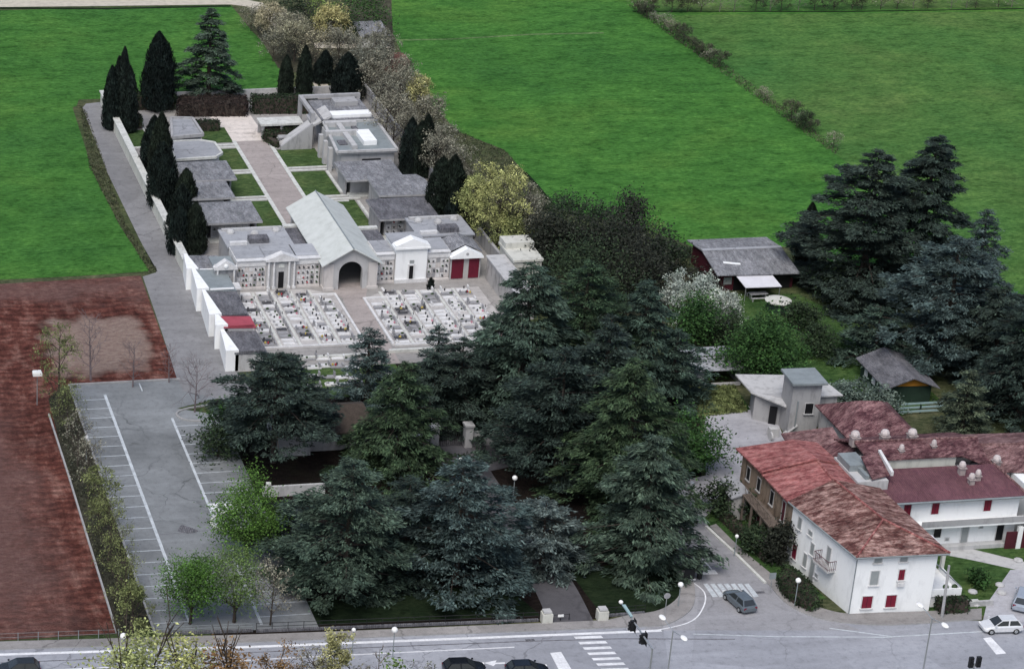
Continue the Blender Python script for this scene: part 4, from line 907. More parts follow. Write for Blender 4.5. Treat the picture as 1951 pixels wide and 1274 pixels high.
# ================================================================== HOUSES
def window(par, c, u, n, wd, h, mat='shutter', frame='marble', name='window', sill=True, split=True):
    """a framed opening on a wall: c = centre, u = direction along the wall, n = outward normal"""
    c, u, n = (np.array((*q, 0.)) if len(q) == 2 else np.array(q, float) for q in (c, u, n)); u = u/np.linalg.norm(u); n = n/np.linalg.norm(n)
    def bx(b, a0, a1, z0, z1, d0, d1, m=0):
        P = [c+u*a+n*d for a, d in ((a0, d0), (a1, d0), (a1, d1), (a0, d1))]; b.prism([(p[0], p[1]) for p in P], c[2]+z0, c[2]+z1, m)
    b = MB(); bx(b, -wd/2, wd/2, -h/2, h/2, -.05, .03); w_ = b.obj(name, mat, par)
    b = MB(); f = .09
    for a0, a1, z0, z1 in ((-wd/2-f, -wd/2, -h/2, h/2), (wd/2, wd/2+f, -h/2, h/2), (-wd/2-f, wd/2+f, h/2, h/2+f)): bx(b, a0, a1, z0, z1, -.02, .06)
    b.obj('frame', frame, w_)
    if split and mat in ('shutter',):
        b = MB(); bx(b, -.015, .015, -h/2, h/2, .031, .04); b.obj('shutter_gap', 'dark', w_)
    if sill: b = MB(); bx(b, -wd/2-.15, wd/2+.15, -h/2-.1, -h/2, -.02, .16); b.obj('sill', frame, w_)
    return w_
def lerp(a, b, t): return tuple(p+(q-p)*t for p, q in zip(a, b))
# --- white corner house
A, Bc, Cc, Dc = (111.9, 208.25), (120.2, 208.0), (119.4, 221.3), (110.0, 219.6)
t = thing('house', 'white corner house with red tiled hip roof and red shutters', 'house', (115.3, 214.2)); H1 = 5.75
b = MB(); b.prism([A, Bc, Cc, Dc], 0, H1); b.obj('wall', 'white', t)
EA, EB, EC, ED = (111.45, 207.7), (121.1, 207.4), (120.3, 221.6), (109.55, 220.0); R0, R1 = (116.3, 212.6), (115.0, 221.6); rh1 = 6.88
b = MB(); z = H1+.02
b.slab([(*EA, z), (*EB, z), (*R0, rh1)], .12); b.slab([(*ED, z), (*EA, z), (*R0, rh1), (*R1, rh1)], .121); b.slab([(*EB, z), (*EC, z), (*R1, rh1), (*R0, rh1)], .122)
rf = b.obj('roof', 'red_tile', t)
def ridge_tiles(par, lines, mat='pink_tile', r=.11):
    b = MB()
    for p, q in lines:
        n = max(2, int(math.dist(p, q)/.42))
        for k in range(n):
            a0, a1 = lerp(p, q, k/n), lerp(p, q, (k+.96)/n); b.tube(a0, a1, r*1.05, r*.9, 6)
    b.obj('ridge_tiles', mat, par)
ridge_tiles(rf, [((*R0, rh1+.03), (*R1, rh1+.03)), ((*EA, z+.04), (*R0, rh1+.03)), ((*EB, z+.04), (*R0, rh1+.03))])
b = MB(); b.tube((*EA, z-.1), (*EB, z-.1), .09, n=6); b.tube((*ED, z-.1), (*EA, z-.1), .09, n=6); b.obj('gutter', 'zinc', t)
b = MB(); b.tube((A[0]-.08, A[1]-.05, .1), (A[0]-.08, A[1]-.05, H1-.1), .05, n=6); b.obj('drain_pipe', 'zinc', t)
un = (Bc[0]-A[0], Bc[1]-A[1]); nf = (un[1], -un[0])
def onf(s, z, o=0): p = lerp(A, Bc, s); return (p[0], p[1], z)
for s, z_, wd, h, m in ((.20, 1.15, 1.05, 1.15, 'shutter'), (.50, 1.15, 1.05, 1.15, 'shutter'), (.245, 3.45, .85, 1.35, 'greywin'), (.58, 3.65, .62, 1.0, 'shutter'), (.255, 5.15, .75, .48, 'greywin'), (.575, 5.15, .75, .48, 'greywin')):
    wn = window(t, onf(s, z_), un, nf, wd, h, m)
    if z_ == 3.65: b = MB(); p = onf(s, 2.85); b.box(p[0]-.35, p[0]+.35, p[1]-.3, p[1]-.05, 2.62, 2.98); b.obj('air_unit', 'marble', t)
ul = (A[0]-Dc[0], A[1]-Dc[1]); nl = (ul[1]*1., -ul[0]); nl = (-abs(nl[0]), nl[1]*(-1 if nl[0] > 0 else 1))
def onl(s, z): p = lerp(Dc, A, s); return (p[0], p[1], z)
for s, z_, wd, h, m in ((.13, 4.35, .6, 1.1, 'greywin'), (.30, 4.25, .7, .45, 'greywin'), (.36, 3.0, .6, 1.1, 'greywin'), (.60, 3.55, .65, 1.7, 'greywin'), (.11, 1.5, .8, 1.35, 'shutter'), (.04, 1.6, .7, 1.3, 'greywin'), (.28, 1.5, .6, 1.25, 'greywin'), (.40, 1.1, .7, 2.0, 'greywin'), (.47, 1.0, .5, .35, 'greywin')):
    window(t, onl(s, z_), ul, nl, wd, h, m, sill=h < 1.5)
# balcony on the left wall
u2 = np.array(ul)/np.linalg.norm(ul); n2 = np.array(nl)/np.linalg.norm(nl); p0 = np.array(onl(.50, 0)[:2]); p1 = np.array(onl(.72, 0)[:2])
b = MB(); b.prism([tuple(p0), tuple(p1), tuple(p1+n2*.95), tuple(p0+n2*.95)], 2.62, 2.78); bal = b.obj('balcony', 'pale_conc', t)
b = MB(); q0, q1 = p0+n2*.9, p1+n2*.9
for k in range(13): p = q0+(q1-q0)*k/12; b.tube((*p, 2.78), (*p, 3.68), .022, n=4)
for k in range(4):
    for e in (p0, p1): p = e+n2*.9*k/4; b.tube((*p, 2.78), (*p, 3.68), .022, n=4)
for pa, pb in ((q0, q1), (p0, q0), (p1, q1)): b.tube((*pa, 3.68), (*pb, 3.68), .035, n=4); b.tube((*pa, 2.95), (*pb, 2.95), .02, n=4)
b.obj('railing', 'maroon', bal)
# covered terrace on the right of the white house
t = thing('terrace', 'white walled terrace with flat white canopy beside the corner house', 'terrace', (122.4, 210.5))
b = MB(); b.box(120.4, 123.6, 208.7, 214.5, 0, 1.5); b.obj('base', 'white', t)
b = MB(); b.box(120.35, 123.7, 208.5, 208.68, 1.3, 2.1); b.box(123.62, 123.8, 208.7, 213.4, 1.3, 2.0); b.obj('parapet', 'white', t)
b = MB(); b.slab([(120.5, 213.4, 4.0), (124.1, 212.6, 3.8), (124.1, 216.6, 3.8), (120.5, 217.4, 4.0)], .2); b.obj('canopy', 'awning', t)
b = MB(); b.box(123.5, 123.85, 212.8, 213.15, 2.0, 3.6); b.obj('post', 'cream', t)
b = MB(); b.tube((120.4, 208.6, 5.2), (123.7, 208.75, 2.1), .07, n=5); b.obj('stair_rail', 'steel', t); MB().tube((120.4, 213.3, 5.0), (123.7, 213.0, 3.4), .06, n=5).obj('stair_rail', 'steel', t)
for x, y in ((122.2, 209.0), (123.1, 208.9)): b = MB(); b.lathe((x, y, 1.5), [(.16, 0), (.22, .3)], 8); b.ball((x, y, 2.05), .32, .32, .32, 8, 1); b.obj('pot_plant', ['cream', 'lf_bush_dark'], t)
tag(MB().tube((120.9, 206.5, 0), (120.75, 206.6, 6.0), .16, .12, 8).obj('utility_pole', 'concrete'), 'grey concrete utility pole at the front corner of the white house', 'pole')

# --- old brownish house with pink roof
t = thing('house', 'old crumbling ochre house with pink tiled roof adjoining the white house', 'house', (113.5, 227))
b = MB(); b.prism([(110.0, 219.62), (118.3, 221.3), (117.6, 233.6), (109.4, 233.2)], 0, 5.75); b.obj('wall', 'ochre', t)
b = MB()
b.slab([(109.2, 227.2, 5.75), (109.45, 220.02, 5.75), (115.0, 221.62, 6.65), (115.2, 227.4, 6.65)], .14)
b.slab([(115.204, 227.4, 6.65), (115.004, 221.62, 6.65), (118.6, 221.7, 5.9), (118.6, 227.4, 5.9)], .141)
b.slab([(108.8, 234.0, 5.8), (109.1, 227.0, 5.95), (115.4, 227.2, 6.85), (115.2, 234.0, 6.35)], .142)
b.slab([(115.204, 234.0, 6.35), (115.404, 227.2, 6.85), (118.2, 227.6, 6.1), (118.0, 234.0, 5.9)], .143); rf = b.obj('roof', 'pink_tile', t)
ridge_tiles(rf, [((115.1, 221.7, 6.7), (115.3, 227.2, 6.7)), ((109.1, 227.0, 6.0), (115.4, 227.2, 6.9))])
ul2 = (110.0-109.4, 219.62-233.2); n3 = (-1, -.045)
def onb(s, z): p = lerp((109.4, 233.2), (110.0, 219.62), s); return (p[0]-.01, p[1], z)
for s, z_, wd, h, m in ((.15, 4.2, .8, 1.2, 'dark'), (.36, 4.2, .8, 1.2, 'dark'), (.62, 4.2, .8, 1.3, 'dark'), (.85, 4.1, .7, 1.9, 'maroon'), (.18, 1.6, .9, 1.3, 'dark'), (.45, 1.3, 1.0, 2.0, 'maroon'), (.70, 1.3, 1.0, 2.1, 'dark'), (.93, 1.4, .7, 1.8, 'maroon')): window(t, onb(s, z_), ul2, n3, wd, h, m, 'stone')
b = MB(); b.box(108.4, 109.75, 221.2, 229.5, 2.7, 2.86); b.obj('gallery_floor', 'gallery', t)
b = MB(); [b.tube((108.5, 221.5+.42*k, 2.86), (108.5, 221.5+.42*k, 3.7), .03, n=4) for k in range(19)]; b.tube((108.5, 221.3, 3.72), (108.5, 229.3, 3.72), .05, n=5); b.obj('gallery_railing', 'gallery', t)
for y in (221.4, 224, 226.8, 229.3): b = MB(); b.box(108.42, 108.62, y-.1, y+.1, 0, 2.7); b.obj('gallery_post', 'gallery', t)
b = MB(); b.box(107.6, 109.3, 230, 234, 0, 2.4); b.obj('lean_to', 'stone', t)
b = MB(); b.slab([(107.3, 229.7, 2.4), (109.4, 229.7, 2.9), (109.2, 234.4, 2.9), (107.3, 234.4, 2.4)], .12); b.obj('lean_to_roof', 'slate_p', t)
# light well and small roof between the houses
t = thing('roof_terrace', 'small walled roof terrace with tiled dormer behind the pink roof', 'terrace', (118.5, 226))
b = MB(); b.box(117.9, 121.3, 223.6, 229.5, 0, 6.3); b.obj('wall', 'pale_conc', t)
b = MB(); b.box(118.0, 120.0, 226.0, 229, 6.302, 6.9); b.box(118.9, 119.3, 224, 226, 6.302, 6.7); b.obj('block', 'zinc', t)
b = MB(); b.slab([(119.4, 223.5, 6.6), (121.6, 224.2, 6.6), (121.6, 227.2, 7.5), (119.4, 226.6, 7.5)], .12); b.obj('dormer_roof', 'dark_tile', t)
b = MB(); b.slab([(121.65, 224.0, 6.95), (121.95, 224.0, 6.95), (121.95, 227.4, 7.7), (121.65, 227.4, 7.7)], .4); b.obj('white_flashing', 'marble', t)

# --- row house behind
t = thing('house', 'long white row house with smooth maroon roof, balcony and red shutters', 'house', (128.5, 224.5))
b = MB(); b.box(120.6, 135.4, 222.0, 229, 0, 5.05); b.obj('wall', 'white', t)
b = MB(); b.slab([(120.2, 221.3, 5.1), (135.9, 221.2, 5.1), (134.6, 226.8, 5.9), (120.2, 227.0, 5.9)], .14); rf = b.obj('roof', 'smooth_tile', t)
ridge_tiles(rf, [((135.8, 221.3, 5.15), (134.6, 226.8, 5.95))], 'old_tile')
b = MB(); b.tube((120.2, 221.2, 5.0), (135.9, 221.1, 5.0), .1, n=6); b.obj('gutter', 'zinc', t)
for x, z_, wd, h, m in ((123.0, 4.05, .8, 1.3, 'shutter'), (126.1, 4.1, .8, 1.35, 'shutter'), (131.9, 4.1, .8, 1.35, 'shutter')): window(t, (x, 222.0, z_), (1, 0), (0, -1), wd, h, m, sill=False)
for x, z_, wd, h, m in ((129.9, 1.25, .75, 2.0, 'greywin'), (126.8, 1.5, .8, .9, 'dark'), (131.6, 1.9, .4, .4, 'greywin'), (128.0, .8, .4, .3, 'greywin'), (133.8, 1.15, .8, 2.1, 'dark')): window(t, (x, 222.0, z_), (1, 0), (0, -1), wd, h, m, sill=False)
b = MB(); b.box(124.2, 136.6, 220.7, 221.998, 2.55, 2.75); bal = b.obj('balcony', 'white', t)
b = MB(); b.box(124.2, 136.6, 220.66, 220.74, 2.752, 3.3); b.obj('balustrade', 'concrete', bal)
for x in (126.8, 128.9, 132.2): b = MB(); b.box(x-.35, x+.35, 221.95, 222.0, 4.9, 5.04); b.obj('vent', 'zinc', t)
b = MB(); b.box(125.5, 134.2, 221.2, 221.998, 0, .4); b.obj('step', 'pale_conc', t)
def chimney(par, x, y, z, s=.5, h=1.1):
    b = MB(); b.box(x-s/2, x+s/2, y-s/2, y+s/2, z-.4, z+h*.6); b.box(x-s/2-.1, x+s/2+.1, y-s/2-.1, y+s/2+.1, z+h*.6+.002, z+h*.7); c = b.obj('chimney', 'chim', par)
    b = MB(); b.lathe((x, y, z+h*.7), [(s*.5, 0), (s*.62, .12), (s*.6, .3), (s*.4, .5), (.05, .56)], 8); b.obj('chimney_cap', 'chimcap', c)
chimney(rf, 130.3, 225.4, 5.7, .6, 1.0); chimney(rf, 130.6, 223.7, 5.45, .55, .7); chimney(rf, 131.6, 224.3, 5.5, .5, .7)
for x, y, z in ((130.6, 226.1, 6.85), (131.9, 224.8, 6.6), (130.6, 223.6, 6.3)): pass
t = thing('garden_gate_wall', 'dark red boarded gate and wall at the right end of the row house', 'gate', (135, 220))
b = MB(); b.box(134.0, 136.8, 219.2, 219.35, 0, 2.0); b.obj('board_panel', 'maroon', t)
b = MB(); b.box(135.2, 135.7, 219.1, 219.5, 0, 2.6); b.obj('post', 'white', t)
# --- tiled roofs behind
t = thing('house', 'low old house with weathered dark tiled roofs and pale front wall strip', 'house', (125, 232))
b = MB(); b.box(121.4, 133.4, 229.2, 234.6, 0, 5.6); b.obj('wall', 'stone', t)
b = MB(); b.box(121.3, 130.7, 227.6, 229.15, 0, 6.6); b.obj('front_wall', 'cream', t)
b = MB(); b.slab([(120.8, 227.4, 6.7), (131.2, 227.3, 6.7), (134.0, 229.8, 7.3), (120.4, 230.4, 7.3)], .15); b.slab([(120.4, 230.404, 7.3), (134.0, 229.804, 7.3), (134.0, 235, 5.7), (120.4, 235, 5.7)], .151); b.slab([(131.204, 227.3, 6.7), (134.6, 226.6, 5.6), (134.4, 229.6, 6.4), (134.004, 229.8, 7.3)], .15); rf = b.obj('roof', 'dark_tile', t)
ridge_tiles(rf, [((120.4, 230.4, 7.35), (134.0, 229.8, 7.35))], 'old_tile')
for x, y, z in ((120.6, 230.8, 7.15), (123.9, 230.7, 7.15), (126.9, 230.5, 7.15)): chimney(rf, x, y, z, .8, .75)
for x, y, z in ((128.6, 228.8, 7.0), (124.8, 228.4, 6.9)): chimney(rf, x, y, z, .45, .3)
t = thing('lean_to', 'low tiled lean-to roofs in steps below the grey tower', 'outbuilding', (119, 236))
b = MB(); b.box(116.3, 121.2, 234.8, 239.4, 0, 4.0); b.obj('wall', 'stone', t)
b = MB(); b.slab([(115.9, 234.4, 4.2), (121.3, 234.4, 4.4), (121.3, 236.6, 4.9), (115.9, 236.8, 4.7)], .12); b.slab([(116.4, 236.9, 4.5), (122.2, 236.7, 4.9), (122.4, 239.6, 5.3), (116.6, 239.8, 4.8)], .121); b.obj('roof', 'old_tile', t)
b = MB(); b.slab([(118.8, 231.8, 5.6), (121.2, 231.4, 6.4), (121.2, 234.3, 6.4), (118.8, 234.3, 5.6)], .13); b.obj('side_roof', 'dark_tile', t)
b = MB(); b.box(118.9, 121.0, 231.5, 234.2, 0, 5.4); b.obj('side_wall', 'stone', t)
t = thing('house', 'hip-roofed old building with dark mottled tiles beside the grey tower', 'house', (127, 242))
b = MB(); b.box(124.2, 131.2, 239.2, 246.4, 0, 4.3); b.obj('wall', 'stone', t)
b = MB(); b.slab([(123.7, 238.6, 4.5), (131.9, 237.6, 4.5), (129.4, 243.0, 6.3), (127.2, 243.4, 6.3)], .15); b.slab([(123.7, 247, 4.5), (123.7, 238.6, 4.5), (127.2, 243.4, 6.3)], .151); b.slab([(131.9, 237.6, 4.5), (132.2, 246.6, 4.5), (129.4, 243.0, 6.3)], .152); b.slab([(132.2, 246.6, 4.5), (123.7, 247, 4.5), (127.2, 243.4, 6.3), (129.4, 243.0, 6.3)], .153); b.obj('roof', 'dark_tile', t)
t = thing('house', 'long building with weathered pinkish tile roof at the right edge', 'house', (140, 230))
b = MB(); b.box(134.7, 152, 226.6, 234.6, 0, 5.1); b.obj('wall', 'stone', t)
b = MB(); b.slab([(133.6, 226.4, 5.4), (153, 223.6, 5.3), (153, 229.0, 6.15), (134.2, 230.2, 6.4)], .15); b.slab([(134.2, 230.204, 6.4), (153, 229.004, 6.15), (153, 235, 5.0), (134.2, 236, 5.0)], .151); rf = b.obj('roof', 'old_tile', t)
ridge_tiles(rf, [((134.2, 230.2, 6.45), (153, 229.0, 6.2))], 'old_tile'); chimney(rf, 135.2, 227.3, 5.6, .7, .5); chimney(rf, 139.4, 227.4, 5.75, .4, .3)
t = thing('house', 'white walled house with dark roof at the right edge behind the gate', 'house', (140, 223.5))
b = MB(); b.box(136.6, 150, 222.4, 226.4, 0, 5.15); b.obj('wall', 'white', t)
b = MB(); b.slab([(136.3, 219.6, 3.0), (150, 219.2, 3.0), (150, 222.4, 3.9), (136.3, 222.4, 3.9)], .14); b.obj('porch_roof', 'slate_d', t)
b = MB(); b.box(136.7, 150, 219.8, 220, 0, 2.8); b.obj('porch_wall', 'white', t)
b = MB(); b.box(137.2, 150, 219.7, 219.8, 1.2, 2.4); b.obj('porch_opening', 'maroon', t)
window(t, (139.2, 222.4, 4.4), (1, 0), (0, -1), .8, .9, 'maroon', sill=False)

for o in list(bpy.data.objects):
    if o.parent is not None or o.type != 'EMPTY': continue
    lb = o.get('label', '')
    if lb.startswith('white corner house'): o.scale = (1, 1, 1.2)
    elif lb.startswith('old crumbling ochre'): o.scale = (1, .882, 1.2); o.location.y = 219.6+(o.location.y-219.6)*.882
    elif lb.startswith(('small walled roof', 'long white row', 'low old house', 'low tiled lean-to', 'hip-roofed old', 'long building with', 'white walled house')): o.scale = (1, 1, 1.2 if not lb.startswith(('hip-', 'low tiled')) else 1.12); o.location.y -= 1.65
# --- grey tower and sheds
t = thing('tower', 'square grey concrete tower with flat zinc roof and one dark window', 'tower', (123.4, 248.5)); TH_ = 6.75
b = MB(); b.prism([(121.9, 247.5), (125.2, 247.2), (125.4, 250.6), (122.2, 250.8)], 0, TH_); b.obj('wall', 'concrete', t)
b = MB(); b.prism([(121.5, 246.9), (125.6, 246.6), (125.8, 250.9), (121.8, 251.1)], TH_+.002, TH_+.25); b.obj('roof', 'zinc', t)
window(t, (124.0, 247.25, 3.6), (1, -.09), (-.09, -1), .9, 1.3, 'dark', 'pale_conc')
b = MB(); b.tube((122.6, 247.3, 0), (122.6, 247.3, 4.6), .07, n=5); b.obj('pipe', 'zinc', t)
t = thing('shed', 'grey masonry shed with pale sloping flat roof against the tower', 'shed', (120.5, 252.5))
b = MB(); b.prism([(119.7, 252.3), (122.2, 250.6), (125.0, 255.4), (121, 256.2)], 0, 3.5); b.obj('wall', 'concrete', t)
b = MB(); b.slab([(119.2, 252.4, 3.5), (121.9, 248.6, 3.3), (123.4, 251.2, 3.5), (124.8, 256, 3.75), (119.0, 256.8, 3.8)], .16); b.obj('roof', 'pale_conc', t)
b = MB(); b.prism([(121.2, 251.2), (121.9, 250.75), (121.8, 250.6), (121.1, 251.05)], 0, 2.2); b.obj('doorway', 'dark', t)
t = thing('shed', 'pale annex roof on the right side of the grey tower', 'shed', (126.5, 250.5))
b = MB(); b.box(125.6, 128.4, 249.5, 253.0, 0, 4.0); b.obj('wall', 'concrete', t)
b = MB(); b.slab([(125.4, 249.2, 4.1), (128.9, 249.2, 4.1), (128.2, 253.2, 4.3), (125.4, 253.2, 4.3)], .15); b.obj('roof', 'pale_conc', t)
tag(MB().box(119.8, 120.9, 247.4, 248.2, 0, 1.1).slab([(121.4, 247.2, .3), (122.8, 247.0, 1.6), (123.0, 247.8, 1.6), (121.6, 248, .3)], .1).tube((119.6, 246.9, .5), (119.8, 246.9, .5), .5, .5, 10).obj('scrap_pile', 'pale_conc'), 'pile of grey panels and an old wheel below the tower', 'junk pile')
t = thing('shed', 'open fronted shed with corrugated pale roof beside the bright green bush', 'shed', (119, 263.5))
b = MB(); b.box(116.6, 116.85, 261.9, 266.6, 0, 2.2); b.box(116.85, 122.0, 266.4, 266.6, 0, 2.6); b.box(121.8, 122, 261.9, 266.4, 0, 2.2); b.box(116.6, 117.4, 261.75, 261.9, 0, 2.2); b.obj('wall', 'concrete', t)
b = MB(); b.slab([(116.0, 261.2, 2.3), (122.6, 261.0, 2.3), (122.6, 264.0, 2.75), (116.0, 264.1, 2.75)], .1); b.slab([(115.6, 264.3, 2.85), (122.4, 264.2, 2.85), (122.2, 267.2, 2.6), (115.4, 267.2, 2.6)], .101); b.obj('roof', 'slate_p', t)
b = MB(); b.box(117.4, 121.8, 265.8, 265.9, 0, 2.2); b.obj('back_panel', 'dark', t)
b = MB(); b.box(117.4, 122, 261.5, 261.8, 0, .35); b.obj('front_sill', 'pale_conc', t)
t = thing('barn', 'dark red barn with wide grey gable roof and white awning', 'barn', (135, 294))
b = MB(); b.box(130.3, 140.3, 289.4, 299.2, 0, 2.55); b.obj('wall', 'maroon', t)
b = MB(); b.slab([(129.4, 288.4, 2.7), (140.4, 287.8, 2.7), (140.6, 294.6, 3.6), (129.7, 294.8, 3.6)], .14); b.slab([(129.7, 294.804, 3.6), (140.6, 294.604, 3.6), (140.8, 299.9, 2.9), (129.8, 300.2, 2.9)], .141); rf = b.obj('roof', 'slate', t)
b = MB(); b.slab([(129.7, 294.5, 3.65), (140.6, 294.3, 3.65), (140.6, 295.0, 3.65), (129.7, 295.2, 3.65)], .05); b.obj('ridge_strip', 'slate_p', rf)
b = MB(); b.slab([(131.3, 291.2, 3.16), (133.4, 290.6, 3.09), (133.5, 291.0, 3.14), (131.4, 291.6, 3.22)], .04); b.obj('skylight', 'white', rf)
b = MB(); b.slab([(132.2, 285.6, 2.0), (137.0, 285.4, 2.0), (136.8, 288.5, 2.5), (132.0, 288.6, 2.5)], .08); b.obj('awning', 'awning', t)
for x in (132.3, 136.9): b = MB(); b.tube((x, 285.7, 0), (x, 285.7, 1.95), .05, n=5); b.obj('awning_post', 'steel', t)
b = MB(); b.box(130.8, 131.9, 289.33, 289.4, .9, 1.9); b.obj('window', 'greywin', t)
b = MB(); b.box(132.2, 139.9, 289.32, 289.4, 0, 2.3); b.obj('doorway', 'dark', t)
t = thing('garden_table', 'grey garden table with benches under the white barn awning', 'table', (134.2, 286.4))
b = MB(); b.box(133.2, 135.6, 286.0, 286.9, .7, .78); b.obj('table_top', 'concrete', t)
for x in (133.4, 135.3): b = MB(); b.box(x-.06, x+.06, 286.1, 286.8, 0, .7); b.obj('leg', 'steel', t)
for y in (285.5, 287.3): b = MB(); b.box(133.2, 135.6, y-.15, y+.15, .4, .46); b.box(133.3, 133.4, y-.1, y+.1, 0, .4); b.box(135.4, 135.5, y-.1, y+.1, 0, .4); b.obj('bench', 'concrete', t)
t = thing('water_tank', 'round dark tank with pale disc cover on the lawn by the barn', 'tank', (135.3, 282.3))
b = MB(); b.lathe((135.3, 282.3, 0), [(1.35, 0), (1.38, .7), (1.35, 1.4)], 20); b.obj('tank', 'greenwood', t)
b = MB(); b.lathe((135.3, 282.3, 1.42), [(1.68, 0), (1.68, .08), (1.0, .3), (.1, .42)], 20); b.obj('cover', 'cream', t)
t = thing('cabin', 'dark green garden cabin with grey gable roof and orange gable boards', 'cabin', (139.8, 257.5)); cb = [(137.0, 254.6), (142.4, 254.2), (142.8, 261.8), (137.4, 262.2)]
b = MB(); b.prism(cb, 0, 2.2); b.obj('wall', 'greenwood', t)
b = MB(); b.slab([(136.4, 253.7, 2.25), (139.7, 253.5, 3.6), (140.1, 262.5, 3.6), (136.8, 262.7, 2.25)], .12); b.slab([(139.704, 253.5, 3.6), (143.0, 253.3, 2.25), (143.4, 262.3, 2.25), (140.104, 262.5, 3.6)], .121); b.obj('roof', 'slate_d', t)
b = MB(); i = len(b.v); b.face([(137.4, 254.5, 2.2), (142.0, 254.15, 2.2), (139.72, 254.3, 3.3)]); b.face([(137.4, 254.62, 2.2), (139.72, 254.42, 3.3), (142.0, 254.27, 2.2)]); b.obj('gable_boards', 'orange', t)
for y in (256.0, 258.3, 260.6): b = MB(); b.box(136.98+.05*(y-254.6), 137.06+.05*(y-254.6)+.0, y-.45, y+.45, .7, 1.7); b.obj('window', 'awning', t)
t = thing('trellis', 'green trellis fence rails in front of the green cabin', 'fence', (140, 251.8))
for k in range(3): b = MB(); b.box(137, 143, 251.2+.5*k, 251.26+.5*k, .3+.25*k, .55+.25*k); b.obj('rail', 'teal', t)
for x in (137.1, 140, 142.9): b = MB(); b.box(x-.06, x+.06, 251.5, 251.7, 0, 1.1); b.obj('post', 'greenwood', t)

# ================================================================== VEHICLES
def car(label, cat, x, y, heading, col, L_=4.1, group=None, van=False, name='car', roofdark=None):
    k = L_/4.1; N = gloss('car_paint_'+label.split()[0]+str(len(M)), col, .22, .25, .5); M['cp_'+label] = N; paintm = 'cp_'+label
    t = thing(name, label, cat, (x, y, .01), heading, group); hz = 1.0 if not van else 1.12
    st = [(-2.04, .66, .42, .72), (-1.98, .78, .30, .88), (-1.75, .84, .24, .95), (-1.2, .87, .2, .97), (.3, .87, .2, .95), (.95, .86, .2, .92), (1.5, .82, .22, .82), (1.86, .76, .26, .7), (2.03, .62, .36, .6)]
    b = MB(); R = []
    for sx, hw, z0, z1 in st:
        z1 *= hz; R.append(len(b.v)); b.v += [(sx*k, q*hw, z) for q, z in ((-.88, z0), (-1, z0+.14), (-1, z1-.16), (-.9, z1-.03), (-.6, z1), (.6, z1), (.9, z1-.03), (1, z1-.16), (1, z0+.14), (.88, z0))]
    for a, c in zip(R[:-1], R[1:]):
        for i in range(10): j = (i+1) % 10; b.f.append((a+i, c+i, c+j, a+j)); b.m.append(0)
    b.f.append(tuple(R[0]+i for i in range(10))); b.f.append(tuple(R[-1]+i for i in range(9, -1, -1))); b.m += [0, 0]
    zt = 1.46 if not van else 1.72; bx0, bx1, tx0, tx1 = (-1.86, 1.02, -1.42, .18) if not van else (-1.95, 1.3, -1.7, .45); zb = .93*hz
    def ring(z, f): hw = .77+(.60-.77)*f; return [((bx0+(tx0-bx0)*f)*k, -hw, z), ((bx1+(tx1-bx1)*f)*k, -hw, z), ((bx1+(tx1-bx1)*f)*k, hw, z), ((bx0+(tx0-bx0)*f)*k, hw, z)]
    lo, hi = ring(zb-.04, 0), ring(zt-.03, 1); cp = ring(zt, 1.05); cp = [(p[0]*.96-.02, p[1]*.9, p[2]) for p in cp]
    for a, c in ((lo, hi), (hi, cp)):
        for i in range(4): j = (i+1) % 4; b.face([a[i], a[j], c[j], c[i]])
    b.face(cp); b.obj('body', paintm, t, local=True, smooth=False)
    def glassq(nm, a, c, d, e, inset=.1, off=.012):
        P = np.array([a, c, d, e], float); m_ = P.mean(0); nrm = np.cross(P[1]-P[0], P[3]-P[0]); nrm /= np.linalg.norm(nrm)
        if np.dot(nrm, m_-np.array([m_[0]*.3, 0, 1.1])) < 0: nrm = -nrm
        P = m_+(P-m_)*(1-inset)+nrm*off; bb = MB(); bb.face(P); bb.face((P-nrm*.008)[::-1]); bb.obj(nm, 'glass', t, local=True)
    glassq('windscreen', lo[1], lo[2], hi[2], hi[1]); glassq('rear_window', lo[3], lo[0], hi[0], hi[3], .16)
    for s, (i, j) in ((0, (0, 1)), (1, (3, 2))):
        ml = tuple((np.array(lo[i])*.52+np.array(lo[j])*.48)); mh = tuple((np.array(hi[i])*.45+np.array(hi[j])*.55))
        glassq('side_window', lo[i], ml, mh, hi[i], .13); glassq('side_window', ml, lo[j], hi[j], mh, .13)
    for sx in (-1.28*k, 1.28*k):
        for sy in (-.80, .80):
            bb = MB(); bb.tube((sx, sy-.1, .31), (sx, sy+.1, .31), .31, .31, 14); w_ = bb.obj('wheel', 'rubber', t, local=True)
            bb = MB(); e = .105*(1 if sy > 0 else -1); bb.tube((sx, sy+e*.9, .31), (sx, sy+e*1.1, .31), .19, .17, 10); bb.obj('rim', 'steel', w_, local=True)
    for sy in (-.6, .6):
        bb = MB(); bb.box(1.86*k, 2.0*k, sy-.16, sy+.16, .5*hz, .66*hz); bb.obj('headlight', 'lampwhite', t, local=True)
        bb = MB(); bb.box(-2.03*k, -1.95*k, sy-.14, sy+.14, .62*hz, .84*hz); bb.obj('tail_light', 'shutter', t, local=True)
    for sy in (-.92, .92): bb = MB(); bb.box(.82*k, 1.0*k, sy-.08, sy+.08, .95*hz, 1.07*hz); bb.obj('wing_mirror', paintm, t, local=True)
    return t
def hd(p, q): a, b_ = at(*p), at(*q); return math.atan2(b_[1]-a[1], b_[0]-a[0])
def cen(p, q): a, b_ = at(*p), at(*q); return (a[0]+b_[0])/2, (a[1]+b_[1])/2
x, y = at(1408, 1152); car('dark silver-blue hatchback at the mouth of the side road', 'car', x, y, hd((1432, 1172), (1388, 1132)), (.13, .155, .175), 4.2)
x, y = at(1905, 1200); car('white hatchback waiting on the main road near the right edge', 'car', x, y, pi-.07, (.72, .73, .74), 4.0)
